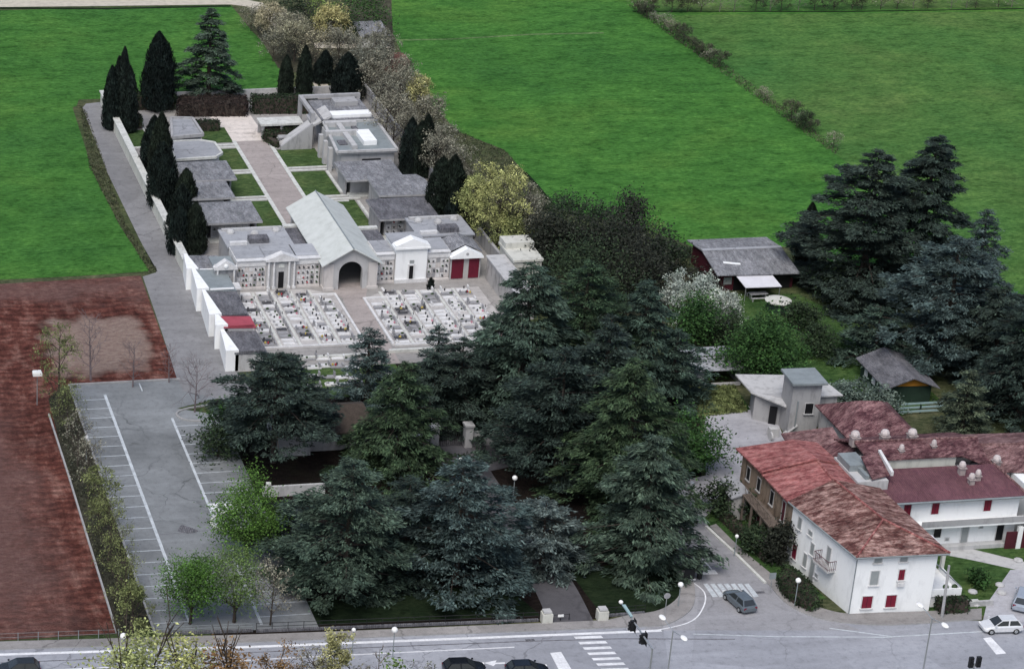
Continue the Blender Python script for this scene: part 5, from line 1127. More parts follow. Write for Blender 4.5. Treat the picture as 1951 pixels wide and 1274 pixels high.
x, y = at(884, 1281); car('black car on the main road behind the other, under the white arrow', 'car', x, y, -.06, (.012, .014, .018), 4.2)
x, y = at(1004, 1285); car('dark blue-black car halted at the white stop line', 'car', x, y, -.06, (.014, .018, .026), 4.2)
x, y = at(36, 1282); car('dark grey car at the lower left corner of the road', 'car', x, y, pi-.05, (.03, .034, .038), 4.2)
x, y = at(1948, 1150); car('light blue-grey van parked on the drive at the right edge', 'van', x, y, hd((1930, 1160), (1950, 1100)), (.36, .40, .46), 4.6, van=True, name='van')

# ================================================================== STREET FURNITURE
def lamp2(label, px, py):
    x, y = at(px, py, 8.6); t = thing('street_lamp', label, 'street lamp', (x, y), 0, 'double armed street lamps')
    b = MB(); b.tube((x, y, 0), (x, y, 8.3), .10, .06, 8); b.obj('pole', 'steel', t)
    b = MB(); b.tube((x-.25, y+1.7, 8.6), (x, y, 8.3), .04, n=5); b.tube((x, y, 8.3), (x+.25, y-1.5, 8.6), .04, n=5); b.obj('arm', 'steel', t)
    for sx, sy in ((-.32, 2.0), (.32, -1.85)):
        b = MB(); b.ball((x+sx, y+sy, 8.62), .30, .52, .13, 10); b.obj('lamp_head', 'lampwhite', t)
lamp2('double armed street lamp with white heads near the side road corner', 1283, 1196)
lamp2('double armed street lamp with white heads in front of the white house', 1777, 1172)
def globe_lamp(label, px, py, h, s=.35, post='zinc', square=False):
    s *= .82
    x, y = at(px, py, h); t = thing('globe_lamp', label, 'lamp', (x, y), 0, 'small white lamps of the park and parking lot')
    b = MB(); b.tube((x, y, 0), (x, y, h-s*.6), .055, .045, 6); b.obj('post', post, t)
    b = MB()
    if square: b.box(x-s*1.2, x+s*1.2, y-s*1.0, y+s*1.0, h-s*.6, h+s*.2); b.box(x-s, x+s, y-s*.8, y+s*.8, h+s*.202, h+s*.45)
    else: b.ball((x, y, h), s, s, s, 12)
    b.obj('lamp_shade', 'lampwhite', t); return t
globe_lamp('white globe lamp at the corner of the ploughed field and road', 235, 1211, 3.2, .40)
globe_lamp('large white lamp hood on a post at the edge of the ploughed field', 71, 710, 4.2, .55, square=True)
globe_lamp('small white globe lamp among the bare trees at the parking rows', 165, 833, 3.2, .3)
globe_lamp('white globe lamp near the front of the parking rows', 246, 1061, 3.2, .3)
globe_lamp('white lamp on the pavement beside the park railing', 752, 1199, 3.2, .38)
globe_lamp('greyish small lamp at the railing, left of the white one', 674, 1199, 2.6, .26)
globe_lamp('pale lantern on the dark lawn right of the park path', 981, 910, 2.8, .36)
globe_lamp('small white globe lamp near the cemetery gate end of the park path', 878, 875, 2.8, .3)
globe_lamp('round white lamp head by the dark board at the side road corner', 1297, 1113, 2.6, .35)
globe_lamp('pale globe lamp over the round hedge by the white house', 1521, 1105, 3.0, .34, 'zinc')
globe_lamp('small pale lamp on the strip of lawn by the old house', 1404, 1021, 2.4, .25)
globe_lamp('white lamp at the far end of the side road by the bushes', 1318, 921, 3., .36)
xp, yp = at(1243, 1236, 6.0); t = thing('traffic_light', 'mast arm traffic light reaching over the road with two dark heads', 'traffic light', (xp, yp))
b = MB(); b.tube((xp, yp, 0), (xp, yp, 6.1), .12, .09, 8); b.obj('pole', 'steel', t)
xe, ye = at(1183, 1147, 6.3); b = MB(); b.tube((xp, yp, 6.0), (xe, ye, 6.3), .10, .06, 8); b.obj('mast_arm', 'steel', t)
for px, py in ((1226, 1216), (1205, 1191)):
    xh, yh = at(px, py, 5.75); b = MB(); b.box(xh-.22, xh+.22, yh-.16, yh+.16, 5.2, 6.3); hdm = b.obj('signal_head', 'black', t)
    for k in range(3): b = MB(); b.tube((xh-.22, yh, 6.08-.34*k), (xh-.4, yh, 6.06-.34*k), .14, .15, 8); b.obj('visor', 'black', hdm)
    b = MB(); b.box(xh+.221, xh+.25, yh-.34, yh+.34, 5.05, 6.45); b.obj('back_board', 'black', hdm)
b = MB(); xa, ya = at(1203, 1178, 6.2); xb, yb = at(1188, 1154, 6.3); b.prism([(xa-.12, ya), (xa+.12, ya), (xb+.16, yb), (xb-.16, yb)], 6.38, 6.5); b.obj('arm_cover', 'teal', t)
b = MB(); b.ball((xe, ye, 6.35), .22, .22, .2, 8); b.obj('camera_housing', 'lampwhite', t)
xp, yp = at(1856, 1268, 3.0); t = thing('traffic_light', 'pedestrian signal with two dark heads at the lower right of the road', 'traffic light', (xp, yp))
b = MB(); b.tube((xp, yp, 0), (xp, yp, 3.3), .09, .08, 8); b.obj('pole', 'steel', t)
for dx in (-.38, .38): b = MB(); b.box(xp+dx-.2, xp+dx+.2, yp-.16, yp+.16, 2.9, 4.0); b.tube((xp+dx, yp-.16, 3.7), (xp+dx, yp-.3, 3.7), .12, n=8); b.tube((xp+dx, yp-.16, 3.3), (xp+dx, yp-.3, 3.3), .12, n=8); b.obj('signal_head', 'black', t)
b = MB(); b.box(xp-.6, xp-.1, yp-.2, yp-.05, 2.1, 2.6); b.obj('sign_plate', 'teal', t)
def disc_sign(label, px, py, mat, square=False, h=2.4):
    x, y = at(px, py, h); t = thing('road_sign', label, 'road sign', (x, y))
    b = MB(); b.tube((x, y, 0), (x, y, h+.3), .035, n=6); b.obj('post', 'steel', t)
    b = MB()
    if square: b.prism([(x-.36, y-.06), (x+.36, y-.06), (x+.36, y-.04), (x-.36, y-.04)], h-.36, h+.36)
    else: b.tube((x, y-.06, h), (x, y-.04, h), .34, .34, 16)
    b.obj('plate', mat, t)
disc_sign('round grey road sign on a post at the park corner', 1271, 1134, 'granite')
disc_sign('square grey sign plate on a post by the hedge corner', 1472, 1096, 'zinc', True, 2.0)
t = thing('notice_board', 'dark notice board with white foot rail at the side road corner', 'notice board', at(1312, 1104))
x, y = at(1312, 1108); b = MB(); b.box(x-.55, x+.55, y-.05, y+.05, .35, 1.5); b.obj('panel', 'black', t)
b = MB(); b.box(x-.7, x+.7, y-.09, y+.09, .2, .348); b.obj('foot_rail', 'marble', t)
for dx in (-.5, .5): b = MB(); b.box(x+dx-.04, x+dx+.04, y-.04, y+.04, 0, .2); b.obj('leg', 'steel', t)
x, y = at(1332, 1102); t = thing('litter_bin', 'dark upright bin beside the notice board', 'bin', (x, y)); b = MB(); b.lathe((x, y, 0), [(.2, 0), (.26, .1), (.28, .9)], 10); b.obj('bin', 'rubber', t); b = MB(); b.lathe((x, y, .9), [(.31, 0), (.28, .12), (.1, .22)], 10); b.obj('lid', 'black', t)
# gate stones at the park entrance
for lb, px, py in (('pale block gate stone left of the park entrance', 1040, 1184), ('pale block gate stone right of the park entrance, beside the traffic light', 1146, 1179)):
    x, y = at(px, py); t = thing('gate_stone', lb, 'gate stone', (x, y), 0, 'gate stones of the park')
    b = MB(); b.prism([(x-.52, y-.45), (x+.52, y-.5), (x+.5, y+.45), (x-.5, y+.42)], 0, [1.05, 1.1, 1.15, 1.1]); b.obj('block', 'cream', t)
    b = MB(); b.prism([(x-.42, y-.36), (x+.42, y-.4), (x+.4, y+.35), (x-.4, y+.34)], 1.16, 1.36); b.obj('cap', 'pale_conc', t)
x, y = at(1070, 1185); t = thing('barrier', 'low dark chain barrier with small white plate across the park entrance', 'barrier', (x, y))
b = MB(); [b.tube((81.7+.9*k, 210.7, 0), (81.7+.9*k, 210.7, .75), .04, n=6) for k in range(3)]; b.obj('post', 'black', t)
b = MB(); b.tube((81.7, 210.7, .68), (83.5, 210.7, .68), .03, n=5); b.obj('bar', 'black', t)
b = MB(); b.box(82.3, 82.9, 210.64, 210.68, .45, .72); b.obj('plate', 'lampwhite', t)
def railing(label, p, q, n, h=1.0, mat='black', wall=.25):
    t = thing('railing', label, 'railing', ((p[0]+q[0])/2, (p[1]+q[1])/2))
    b = MB(); strip(b, [p, q], .25, 0, wall); b.obj('base_wall', 'slate_d', t)
    b = MB(); [b.tube((*p, z), (*q, z), .03, n=5) for z in (wall+.35, h)]; b.obj('rail', mat, t)
    for k in range(n+1): a = lerp(p, q, k/n); b = MB(); b.tube((*a, wall), (*a, h+.05), .035, n=5); b.obj('post', mat, t)
railing('long low dark railing between park cedars and pavement', (51.8, 212.25), (80.4, 210.9), 18)
railing('short dark railing between the right gate stone and side road corner', (87.4, 210.9), (91.5, 211.0), 4)
railing('dark railing along the front edge of the parking lot', (41.8, 212.9), (51.5, 212.4), 7, .9, 'zinc')
t = thing('fence', 'thin wire fence along the ploughed field beside the road', 'fence', (33, 212.7))
for k in range(9): b = MB(); x = 22+2*k; b.tube((x, 213.45-.05*(x-26)-.0, 0), (x, 213.45-.05*(x-26), 1.0), .04, n=5); b.obj('post', 'zinc', t)
b = MB(); [b.tube((22, 213.65, z), (38, 212.85, z), .015, n=4) for z in (.5, .95)]; b.obj('wire', 'zinc', t)
t = thing('fence', 'dark wooden fence along the east edge of the small house garden', 'fence', (125.5, 208.5))
b = MB(); b.box(123.9, 127.2, 208.2, 208.5, 0, .55); b.obj('base_wall', 'pale_conc', t); b = MB(); b.box(124.2, 125.6, 208.15, 208.55, .552, .7); b.obj('cap', 'kerb', t)
rs = random.Random(3)
for k, (px, py) in enumerate(((1858, 1152), (1853, 1128), (1908, 1130), (1940, 1068), (1945, 1035), (1905, 1115))):
    x, y = at(px, py); o = MB().lathe((x, y, 0), [(.45, 0), (.5, .1), (.42, .22), (.2, .3)], 8).obj('stone', 'pale_conc'); tag(o, ['pale stepping stone nearest the road on the small lawn', 'second pale stepping stone from the road on the small lawn', 'pale stepping stone beside the van', 'flat pale stone near the garden path end', 'pale rounded boulder near the red gate', 'pale stepping stone just below the garden path'][k], 'stone', 'stones on the small lawn')
for k, (px, py) in enumerate(((545, 905), (520, 900), (565, 890))): pass
t = thing('building', 'small pale farm building with grey roof among trees at the top', 'building', at(712, 95)); x, y = at(712, 92)
b = MB(); b.box(x-2.2, x+2.2, y, y+5, 0, 2.2); b.obj('wall', 'cream', t)
b = MB(); b.slab([(x-2.5, y-.4, 2.25), (x+2.5, y-.4, 2.25), (x+2.5, y+5.4, 3.1), (x-2.5, y+5.4, 3.1)], .15); b.obj('roof', 'slate', t)

# ================================================================== TREES AND PLANTS
G1 = 'cedars of the park'
def cedar(label, px, py, top, wd, style='cedar', mat='cedar', group=G1, **kw): return px_plant('conifer', 'cedar_tree', label, 'tree', px, py, top, wd, group, style=style, mat=mat, **kw)
cedar('broad dark green cedar by the parking lot, leftmost of the front park', 655, 1120, 868, 262, mat='cedar', dens=1.2, clear=.03)
cedar('broad blue-tinged cedar in the middle of the front park', 866, 1108, 868, 258, mat='blue_dark', dens=1.2, clear=.05)
cedar('silvery blue cedar beside the park path', 1030, 1075, 948, 165, mat='blue', dens=1.1, clear=.06)
cedar('small blue cedar at the left edge of the front park', 548, 1050, 965, 95, mat='blue', clear=.05)
cedar('layered spreading cedar over the gatehouse, with bare lower trunk', 520, 880, 672, 245, mat='cedar_dark', clear=.34, dens=1.1)
cedar('blue conifer in front of the left grave field', 697, 765, 622, 135, 'spruce', 'blue_dark', clear=.05)
cedar('narrow blue conifer in front of the right grave field', 826, 760, 618, 105, 'spruce', 'blue_dark', clear=.05)
cedar('weeping green cedar with drooping boughs beside the gatehouse', 757, 890, 690, 215, 'deodar', 'cedar_green', clear=.04, dens=1.1)
cedar('huge dark cedar beside the right grave field', 985, 800, 502, 285, 'deodar', 'cedar', clear=.08, dens=1.3)
cedar('tall green cedar behind the huge dark one, near the white mausoleum', 1095, 770, 494, 235, 'cedar', 'cedar_green', clear=.06, dens=1.2)
cedar('greyish cedar right of the huge dark one', 1215, 770, 535, 165, 'deodar', 'cedar', clear=.06)
cedar('dark shadowed cedar over the cemetery front wall', 868, 812, 640, 140, 'cedar', 'cedar_dark', clear=.1)
cedar('tall deodar with sweeping boughs beside the yard', 1185, 975, 680, 280, 'deodar', 'cedar_green', clear=.05, dens=1.2)
cedar('dark deodar at the side road corner', 1222, 1080, 830, 265, 'deodar', 'cedar', clear=.05, dens=1.2)
cedar('dark cedar between the cemetery gate and the tall deodar', 1060, 905, 660, 215, 'cedar', 'cedar_dark', clear=.14)
cedar('cone shaped dark cedar at the far hedge', 396, 190, 14, 126, 'deodar', 'cedar', 'conifers of the cemetery', clear=.04, dens=1.7)
cedar('dark cedar filling the middle of the grove behind the tall deodar', 1135, 870, 600, 210, 'cedar', 'cedar_dark', clear=.06)
cedar('slim dark cedar left of the huge one, above the gate', 930, 770, 595, 150, 'spruce', 'cedar', clear=.05)
cedar('greyish cedar above the open fronted shed', 1275, 770, 625, 135, 'cedar', 'cedar', clear=.06)
cedar('dark cedar between weeping cedar and gate', 815, 815, 668, 130, 'deodar', 'cedar_dark', clear=.04)
cedar('dark cedar right of the leftmost cedar, tucked between the pair', 770, 1085, 905, 190, 'cedar', 'cedar_dark', clear=.03)
G2 = 'conifers of the right garden'
cedar('massive dark cedar behind the barn, left of a pair', 1640, 560, 282, 250, 'cedar', 'cedar_dark', G2, clear=.03, dens=2.4)
cedar('massive dark cedar with pointed top, right of a pair behind the barn', 1738, 545, 258, 200, 'deodar', 'cedar_dark', G2, clear=.03, dens=2.2)
cedar('pointed blue spruce right of the massive cedars', 1850, 600, 396, 120, 'spruce', 'blue_dark', G2, clear=.04)
cedar('broad blue-grey cedar behind the green cabin', 1795, 695, 450, 270, 'cedar', 'blue_dark', G2, clear=.04, dens=1.7)
cedar('very dark conifer at the right edge', 1940, 800, 515, 220, 'deodar', 'cedar_dark', G2, clear=.02, dens=1.3)
cedar('dark conifer between the cabin and the right edge', 1885, 735, 545, 180, 'deodar', 'cedar_dark', G2, clear=.03, dens=1.2)
cedar('small grey-green spruce right of the green cabin', 1828, 842, 704, 108, 'spruce', 'spruce_grey', G2, clear=.03, dens=1.3)
cedar('low dark spreading conifer left of the green cabin', 1665, 690, 580, 170, 'cedar', 'cedar', G2, clear=.03)
for lb, px, py, top, wd, tp, g in (('cypress with three tops at the far left corner of the wall, outer one', 214, 246, 126, 34, 2, 0), ('cypress at the far left corner of the wall, tallest of the cluster', 238, 248, 92, 32, 2, 0), ('cypress in the middle of the cluster at the far left corner', 226, 244, 108, 30, 2, 0),
    ('broad pointed cypress left of the cone shaped cedar', 297, 208, 60, 62, 3, 0), ('slim dark cypress at the back hedge, left of a pair', 543, 190, 107, 28, 1, 1), ('slim dark cypress at the back hedge, right of a pair', 578, 190, 88, 29, 1, 1), ('short dark cypress beside the farm path', 616, 158, 98, 34, 2, 0), ('broad dark cypress behind the concrete memorial hall', 665, 188, 98, 58, 3, 0),
    ('tall cypress behind the memorial building, left of a pair', 780, 332, 224, 42, 2, 0), ('tall cypress behind the memorial building, right of a pair', 803, 336, 220, 40, 2, 1), ('tall greenish cypress right of the clipped-corner pavilion', 850, 425, 294, 58, 2, 1), ('short cypress beside the yellow willow', 878, 445, 363, 42, 2, 0),
    ('cypress on the left of the cemetery, farthest of the row', 294, 330, 222, 50, 2, 0), ('cypress on the left of the cemetery, tall second of the row', 316, 350, 213, 46, 2, 1), ('cypress on the left of the cemetery, middle of the row', 311, 398, 275, 60, 3, 0), ('greenish cypress beside the third left pavilion', 344, 412, 322, 46, 2, 1), ('cypress beside the second left pavilion', 343, 455, 348, 54, 2, 0), ('greenish cypress beside the nearest left pavilion', 364, 478, 386, 46, 2, 1), ('dark cypress against the white wall, nearest of the row', 346, 482, 395, 50, 2, 0),
    ('narrow dark cypress at the right end of the barn', 1532, 505, 388, 36, 1, 1)):
    px_plant('cypress', 'cypress_tree', lb, 'tree', px, py, top, wd, 'cypresses', mat='cypress_g' if g else 'cypress', tops=tp)
px_plant('cypress', 'small_conifer', 'small dark potted conifer before the niche wall right of the white chapel', 'shrub', 820, 552, 531, 12, tops=1)
# broadleaf trees and shrubs
for k, lb, cat, px, py, top, wd, kw in (
    ('lime_tree', 'bright green round tree at the right parking row', 'tree', 470, 1062, 916, 118, dict(mat='lime', n=80, per=150, clear=.15, leaf=(.08, .17))),
    ('lime_tree', 'bright green young tree at the front of the parking lot', 'tree', 362, 1188, 1052, 92, dict(mat='lime', n=70, per=150, clear=.22, hollow=.2, leaf=(.07, .15))),
    ('lime_tree', 'thin olive-green young tree between the two bright ones', 'tree', 446, 1185, 1032, 82, dict(mat='lime_soft', n=60, per=120, clear=.2, hollow=.2, leaf=(.06, .13))),
    ('shrub', 'bright bush by the yard at the edge of the cedars', 'shrub', 1302, 892, 790, 115, dict(mat='bush', n=50, per=150, clear=.05)),
    ('tree', 'bushy dark tree at the meadow edge right of the willow', 'tree', 1085, 490, 386, 185, dict(mat='bush_dark', n=60, per=190, clear=.05)),
    ('tree', 'dark tree standing highest at the meadow edge', 'tree', 1192, 470, 367, 68, dict(mat='brown', n=30, per=140, clear=.1)),
    ('tree', 'greyish dark tree below the highest one at the meadow edge', 'tree', 1165, 535, 404, 140, dict(mat='brown', n=45, per=150, clear=.05)),
    ('tree', 'dark brownish tree in front of the meadow edge trees', 'tree', 1212, 575, 468, 92, dict(mat='brown', n=40, per=140, clear=.05)),
    ('tree', 'dark tree between the willow and the white mausoleum', 'tree', 1052, 515, 400, 95, dict(mat='brown', n=40, per=140, clear=.05)),
    ('tree', 'green-grey tree behind the cedar near the white mausoleum', 'tree', 1115, 590, 470, 180, dict(mat='bush_dark', n=45, per=150, clear=.05)),
    ('shrub', 'small dark shrub left of the barn', 'shrub', 1254, 500, 438, 48, dict(mat='bush_dark', n=30, per=50, clear=.02)),
    ('shrub', 'small shrub at the left corner of the barn', 'shrub', 1282, 522, 462, 46, dict(mat='bush_dark', n=30, per=50, clear=.02)),
    ('shrub', 'olive shrub against the meadow left of the barn', 'shrub', 1235, 470, 405, 50, dict(mat='lime_soft', n=24, per=24, clear=.05)),
    ('shrub', 'low shrub under the red barn side', 'shrub', 1330, 560, 512, 60, dict(mat='brown', n=30, per=40, clear=.02)),
    ('shrub', 'green leafy shrub below the blossoming trees', 'shrub', 1318, 655, 572, 90, dict(mat='bush', n=36, per=130, clear=.03)),
    ('shrub', 'dark green shrub beside the garden lawn', 'shrub', 1385, 660, 600, 70, dict(mat='bush_dark', n=40, per=50, clear=.03)),
    ('shrub', 'large bright green bush behind the grey shed', 'shrub', 1450, 722, 620, 150, dict(mat='bush', n=80, per=170, clear=.02)),
    ('shrub', 'rounded dark shrub on the garden lawn, left of a pair', 'shrub', 1522, 630, 580, 58, dict(mat='bush_dark', n=40, per=50, clear=.02)),
    ('shrub', 'rounded shrub on the garden lawn, right of a pair', 'shrub', 1555, 675, 622, 56, dict(mat='bush_dark', n=40, per=50, clear=.02)),
    ('shrub', 'dark shrub mass under the massive cedars', 'shrub', 1600, 560, 505, 130, dict(mat='bush_dark', n=60, per=50, clear=.01)),
    ('shrub', 'grey-green thicket along the cabin side', 'shrub', 1620, 765, 728, 90, dict(mat='bamboo', n=50, per=50, clear=.01)),
    ('shrub', 'grey-green thicket above the tiled roofs', 'shrub', 1672, 790, 742, 70, dict(mat='bamboo', n=40, per=50, clear=.01)),
    ('shrub', 'dark shrub against the old house and yard', 'shrub', 1372, 975, 918, 60, dict(mat='bush_dark', n=40, per=50, clear=.02)),
    ('shrub', 'dark shrub on the lawn strip near the gallery', 'shrub', 1445, 1050, 1005, 55, dict(mat='bush_dark', n=36, per=50, clear=.02)),
    ('shrub', 'dark climbing shrub against the gallery of the old house', 'shrub', 1442, 1000, 945, 48, dict(mat='bush_dark', n=30, per=60, clear=.02)),
    ('shrub', 'dark tall shrub at the joint of old and white house', 'shrub', 1482, 1072, 1000, 40, dict(mat='brown', n=30, per=60, clear=.02)),
    ('shrub', 'small dark shrub on the lawn beside the terrace', 'shrub', 1858, 1112, 1086, 32, dict(mat='bush', n=24, per=40, clear=.02)),
    ('shrub', 'bright low shrub under the spreading cedar by the parking lot', 'shrub', 425, 840, 775, 75, dict(mat='bush', n=36, per=40, clear=.03)),
    ('shrub', 'dark blue-green shrub at the right parking row', 'shrub', 415, 870, 812, 75, dict(mat='bush_dark', n=40, per=50, clear=.03)),
    ('shrub', 'clipped dark dome shrub beneath the weeping cedar', 'shrub', 720, 905, 855, 80, dict(mat='bush_dark', n=50, per=50, clear=.01)),
    ('tree', 'green leafy tree at the right of the top grove', 'tree', 690, 66, -25, 95, dict(mat='bush', n=60, per=50, clear=.06)),
    ('tree', 'dark green tree left in the top grove', 'tree', 545, 55, -30, 70, dict(mat='bush_dark', n=45, per=50, clear=.06)),
    ('tree', 'olive tree behind the yellow one in the top grove', 'tree', 610, 40, -35, 90, dict(mat='lime_soft', n=45, per=45, clear=.06)),
    ('shrub', 'dark shrub between the grove and the farm building', 'shrub', 668, 82, 40, 46, dict(mat='bush_dark', n=30, per=50, clear=.02)),
    ('tree', 'yellow-green tree crown rising at the lower left of the road', 'tree', 262, 1430, 1218, 125, dict(mat='willow', n=60, per=46, clear=.5, hollow=.3)),
    ('tree', 'yellow-green tree crown beside the orange one at the bottom', 'tree', 345, 1432, 1224, 100, dict(mat='willow', n=46, per=40, clear=.5, hollow=.3)),
    ('tree', 'orange-brown tree crown at the bottom edge', 'tree', 430, 1430, 1226, 100, dict(mat='orange', n=50, per=36, clear=.5, hollow=.2)),
    ('shrub', 'olive thin shrub at the bottom centre of the road', 'shrub', 742, 1430, 1226, 50, dict(mat='lime_soft', n=26, per=24, clear=.1, hollow=.2))):
    px_plant('broadleaf', k, lb, cat, px, py, top, wd, {'shrub': 'garden shrubs'}.get(k), **kw)
for k, lb, px, py, top, wd, mt in (
    ('fruit_tree', 'white blossoming tree left of the barn', 1308, 612, 548, 105, 'blossom'),
    ('fruit_tree', 'pale blossoming tree right of the larger blossoming one', 1368, 632, 572, 66, 'blossom'),
    ('willow_tree', 'pale yellow-green willow right of the short cypress', 945, 475, 326, 115, 'willow'),
    ('willow_tree', 'smaller yellow-green willow beside the large one', 900, 455, 330, 62, 'willow'),
    ('willow_tree', 'low yellowish tree behind the white mausoleum', 975, 480, 425, 75, 'willow'),
    ('willow_tree', 'slender pale yellow tree behind the tall cypress pair', 795, 222, 148, 52, 'yellow'),
    ('fruit_tree', 'cream blossoming tree at the top left of the grove', 512, 72, 14, 62, 'cream'),
    ('fruit_tree', 'cream blossoming tree with wide crown in the top grove', 560, 118, 48, 80, 'cream'),
    ('willow_tree', 'pale yellow tree in the middle of the top grove', 628, 80, 22, 66, 'yellow'),
    ('willow_tree', 'small pale yellow tree in front of the railing', 627, 1432, 1160, 58, 'yellow')):
    px_plant('bare', k, lb, 'tree', px, py, top, wd, 'blossoming and budding trees', mat='twig_g', buds=mt, dense=2.0, nbud=(20 if mt in ('blossom', 'willow') else 12), bl=(.07, .16), clear=.06)
# leafless trees
nb = 0
THK = [('grey thicket tree behind the memorial building', 748, 285, 190, 90), ('grey thicket tree above the slender yellow tree', 760, 215, 140, 80), ('grey thicket tree right of the slender yellow tree', 815, 270, 190, 70), ('grey thicket tree beside the tall cypress pair', 838, 350, 262, 80), ('grey thicket tree left of the brown trees', 1000, 480, 372, 80), ('grey thicket tree over the yellow willow', 960, 425, 350, 70), ('grey thicket tree in the grove by the farm path', 645, 128, 70, 80), ('grey thicket tree at the grove edge near the ditch', 545, 100, 40, 70), ('grey thicket tree under the farm building', 700, 170, 105, 90), ('grey thicket tree in front of the farm building', 722, 122, 66, 62), ('grey thicket tree by the earth heap', 740, 180, 118, 80)]
for lb, px, py, top, wd, kw in [(a, b_, c, d, e, dict(mat='twig' if b_ % 2 else 'twig_g', buds='grey_bud', nbud=9, dense=1.8, bl=(.08, .18))) for a, b_, c, d, e in THK]+list((
    ('bare tree with dark trunk at the far corner of the parking lot', 371, 785, 682, 90, dict(mat='twig_p', buds=None)),
    ('pale green budding tree beside the white lamp hood', 112, 785, 612, 90, dict(mat='twig_g', buds='bud', nbud=9)),
    ('bare violet-grey tree at the end of the ploughed field', 173, 725, 578, 70, dict(mat='twig_p')),
    ('reddish bare tree at the end of the ploughed field, right one', 253, 737, 640, 66, dict(mat='twig_p')),
    ('small bare tree at the corner by the lane', 322, 728, 650, 52, dict(mat='twig_p')),
    ('budding tree beside the parking strip, farthest of the row', 128, 830, 730, 62, dict(mat='twig_g', buds='bud', nbud=7, bl=(.06, .12))),
    ('budding tree beside the parking strip, second of the row', 148, 890, 780, 62, dict(mat='twig', buds='grey_bud', nbud=2)),
    ('budding tree beside the parking strip, third of the row', 168, 950, 825, 68, dict(mat='twig_g', buds='grey_bud', nbud=3)),
    ('budding tree beside the parking strip, fourth of the row', 188, 1010, 880, 70, dict(mat='twig_g', buds='bud', nbud=8)),
    ('budding tree beside the parking strip, fifth of the row', 206, 1068, 935, 72, dict(mat='twig_g', buds='bud', nbud=8, bl=(.06, .12))),
    ('budding tree beside the parking strip, sixth of the row', 223, 1130, 985, 76, dict(mat='twig_g', buds='bud', nbud=7, bl=(.06, .12))),
    ('budding tree beside the parking strip, seventh of the row', 238, 1185, 1040, 80, dict(mat='twig_g', buds='bud', nbud=7, bl=(.06, .12))),
    ('olive budding shrub at the road end of the parking strip', 252, 1215, 1110, 70, dict(mat='twig_g', buds='bud', nbud=10)),
    ('brownish bare tree at the blue cedar by the front parking bays', 515, 1190, 1070, 85, dict(mat='twig', buds='grey_bud', nbud=4)),
    ('grey bare thicket tree behind the memorial hall', 715, 215, 118, 80, dict(mat='twig', buds='grey_bud', nbud=6)),
    ('grey bare thicket tree right of the broad cypress', 735, 260, 150, 90, dict(mat='twig', buds='grey_bud', nbud=6)),
    ('grey bare tree between the farm building and the thicket', 690, 150, 80, 90, dict(mat='twig', buds='grey_bud', nbud=6)),
    ('pale bare tree below the cream blossom in the grove', 600, 140, 72, 80, dict(mat='twig', buds='cream', nbud=3)),
    ('grey-green bare tree behind the first cypress pair', 770, 305, 215, 70, dict(mat='twig_g', buds='grey_bud', nbud=6)),
    ('grey bare shrub right of the cypress pair', 835, 320, 240, 75, dict(mat='twig_g', buds='grey_bud', nbud=7)),
    ('grey bare shrub beside the greenish cypress', 872, 365, 285, 70, dict(mat='twig', buds='grey_bud', nbud=6)),
    ('grey budding shrub left of the yellow willow', 905, 425, 340, 60, dict(mat='twig', buds='grey_bud', nbud=6)),
    ('grey bare tree right of the yellow willow', 990, 465, 350, 80, dict(mat='twig', buds='grey_bud', nbud=6)),
    ('pinkish bare shrub at the bottom near the railing', 520, 1432, 1226, 110, dict(mat='twig', buds='orange', nbud=6, dense=1.6)),
    ('brownish bare shrub beside the small yellow tree', 600, 1432, 1222, 110, dict(mat='twig', buds='grey_bud', nbud=6, dense=1.6)),
    ('dark bare sapling in front of the white pavement lamp', 712, 1425, 1185, 50, dict(mat='twig', dense=.7)),
    ('bare twiggy shrub at the bottom centre', 665, 1430, 1236, 90, dict(mat='twig', buds='grey_bud', nbud=2)),
    ('bare twiggy tree on the right of the olive shrub at the bottom', 800, 1428, 1252, 80, dict(mat='twig', buds='grey_bud', nbud=2)),
    ('grey bush in the ditch beside the cone shaped cedar', 478, 60, 22, 50, dict(mat='twig', buds='grey_bud', nbud=5)),
    ('grey bare shrub along the ditch left of the back cypresses', 520, 118, 70, 55, dict(mat='twig', buds='grey_bud', nbud=5)))):
    kw.setdefault('buds', None); px_plant('bare', 'bare_tree', lb, 'tree', px, py, top, wd, 'leafless trees', **kw)
# hedgerow across the meadows: a few kinds, copied
protos = []
for i in range(5): protos.append([bare(900+i, 3.6, 2.0, ['twig', 'twig_p', 'twig_g', 'twig', 'twig_g'][i], ['grey_bud', 'greyscrub', 'bush_dark', None, 'scrubgrass'][i], nbud=[3, 6, 8, 1, 6][i]), None])
rr = random.Random(8)
def hedgerow_tree(i, x, y, s, label, group):
    p = protos[i]
    if p[1] is None: p[1] = plant(p[0], 'hedgerow_shrub', label, 'shrub', x, y, group); o = p[1]
    else: o = copy_tree(p[1]); o.location = (x, y, 0)
    o.scale = (s*rr.uniform(.9, 1.2), s*rr.uniform(.9, 1.2), s*rr.uniform(.8, 1.05)); o.rotation_euler = (0, 0, rr.uniform(0, 6)); tag(o, label, 'shrub', group)
HL = [(1222, 28), (1236, 36), (1250, 46), (1262, 56), (1276, 64), (1290, 74), (1302, 84), (1316, 94), (1328, 103), (1338, 110), (1352, 118), (1366, 127), (1452, 188), (1466, 196), (1508, 230), (1522, 238), (1538, 246), (1552, 252), (1584, 282)]
NM = ['first', 'second', 'third', 'fourth', 'fifth', 'sixth', 'seventh', 'eighth', 'ninth', 'tenth', 'eleventh', 'twelfth', 'thirteenth', 'fourteenth', 'fifteenth', 'sixteenth', 'seventeenth', 'eighteenth', 'nineteenth', 'twentieth', 'twenty-first', 'twenty-second', 'twenty-third', 'twenty-fourth']
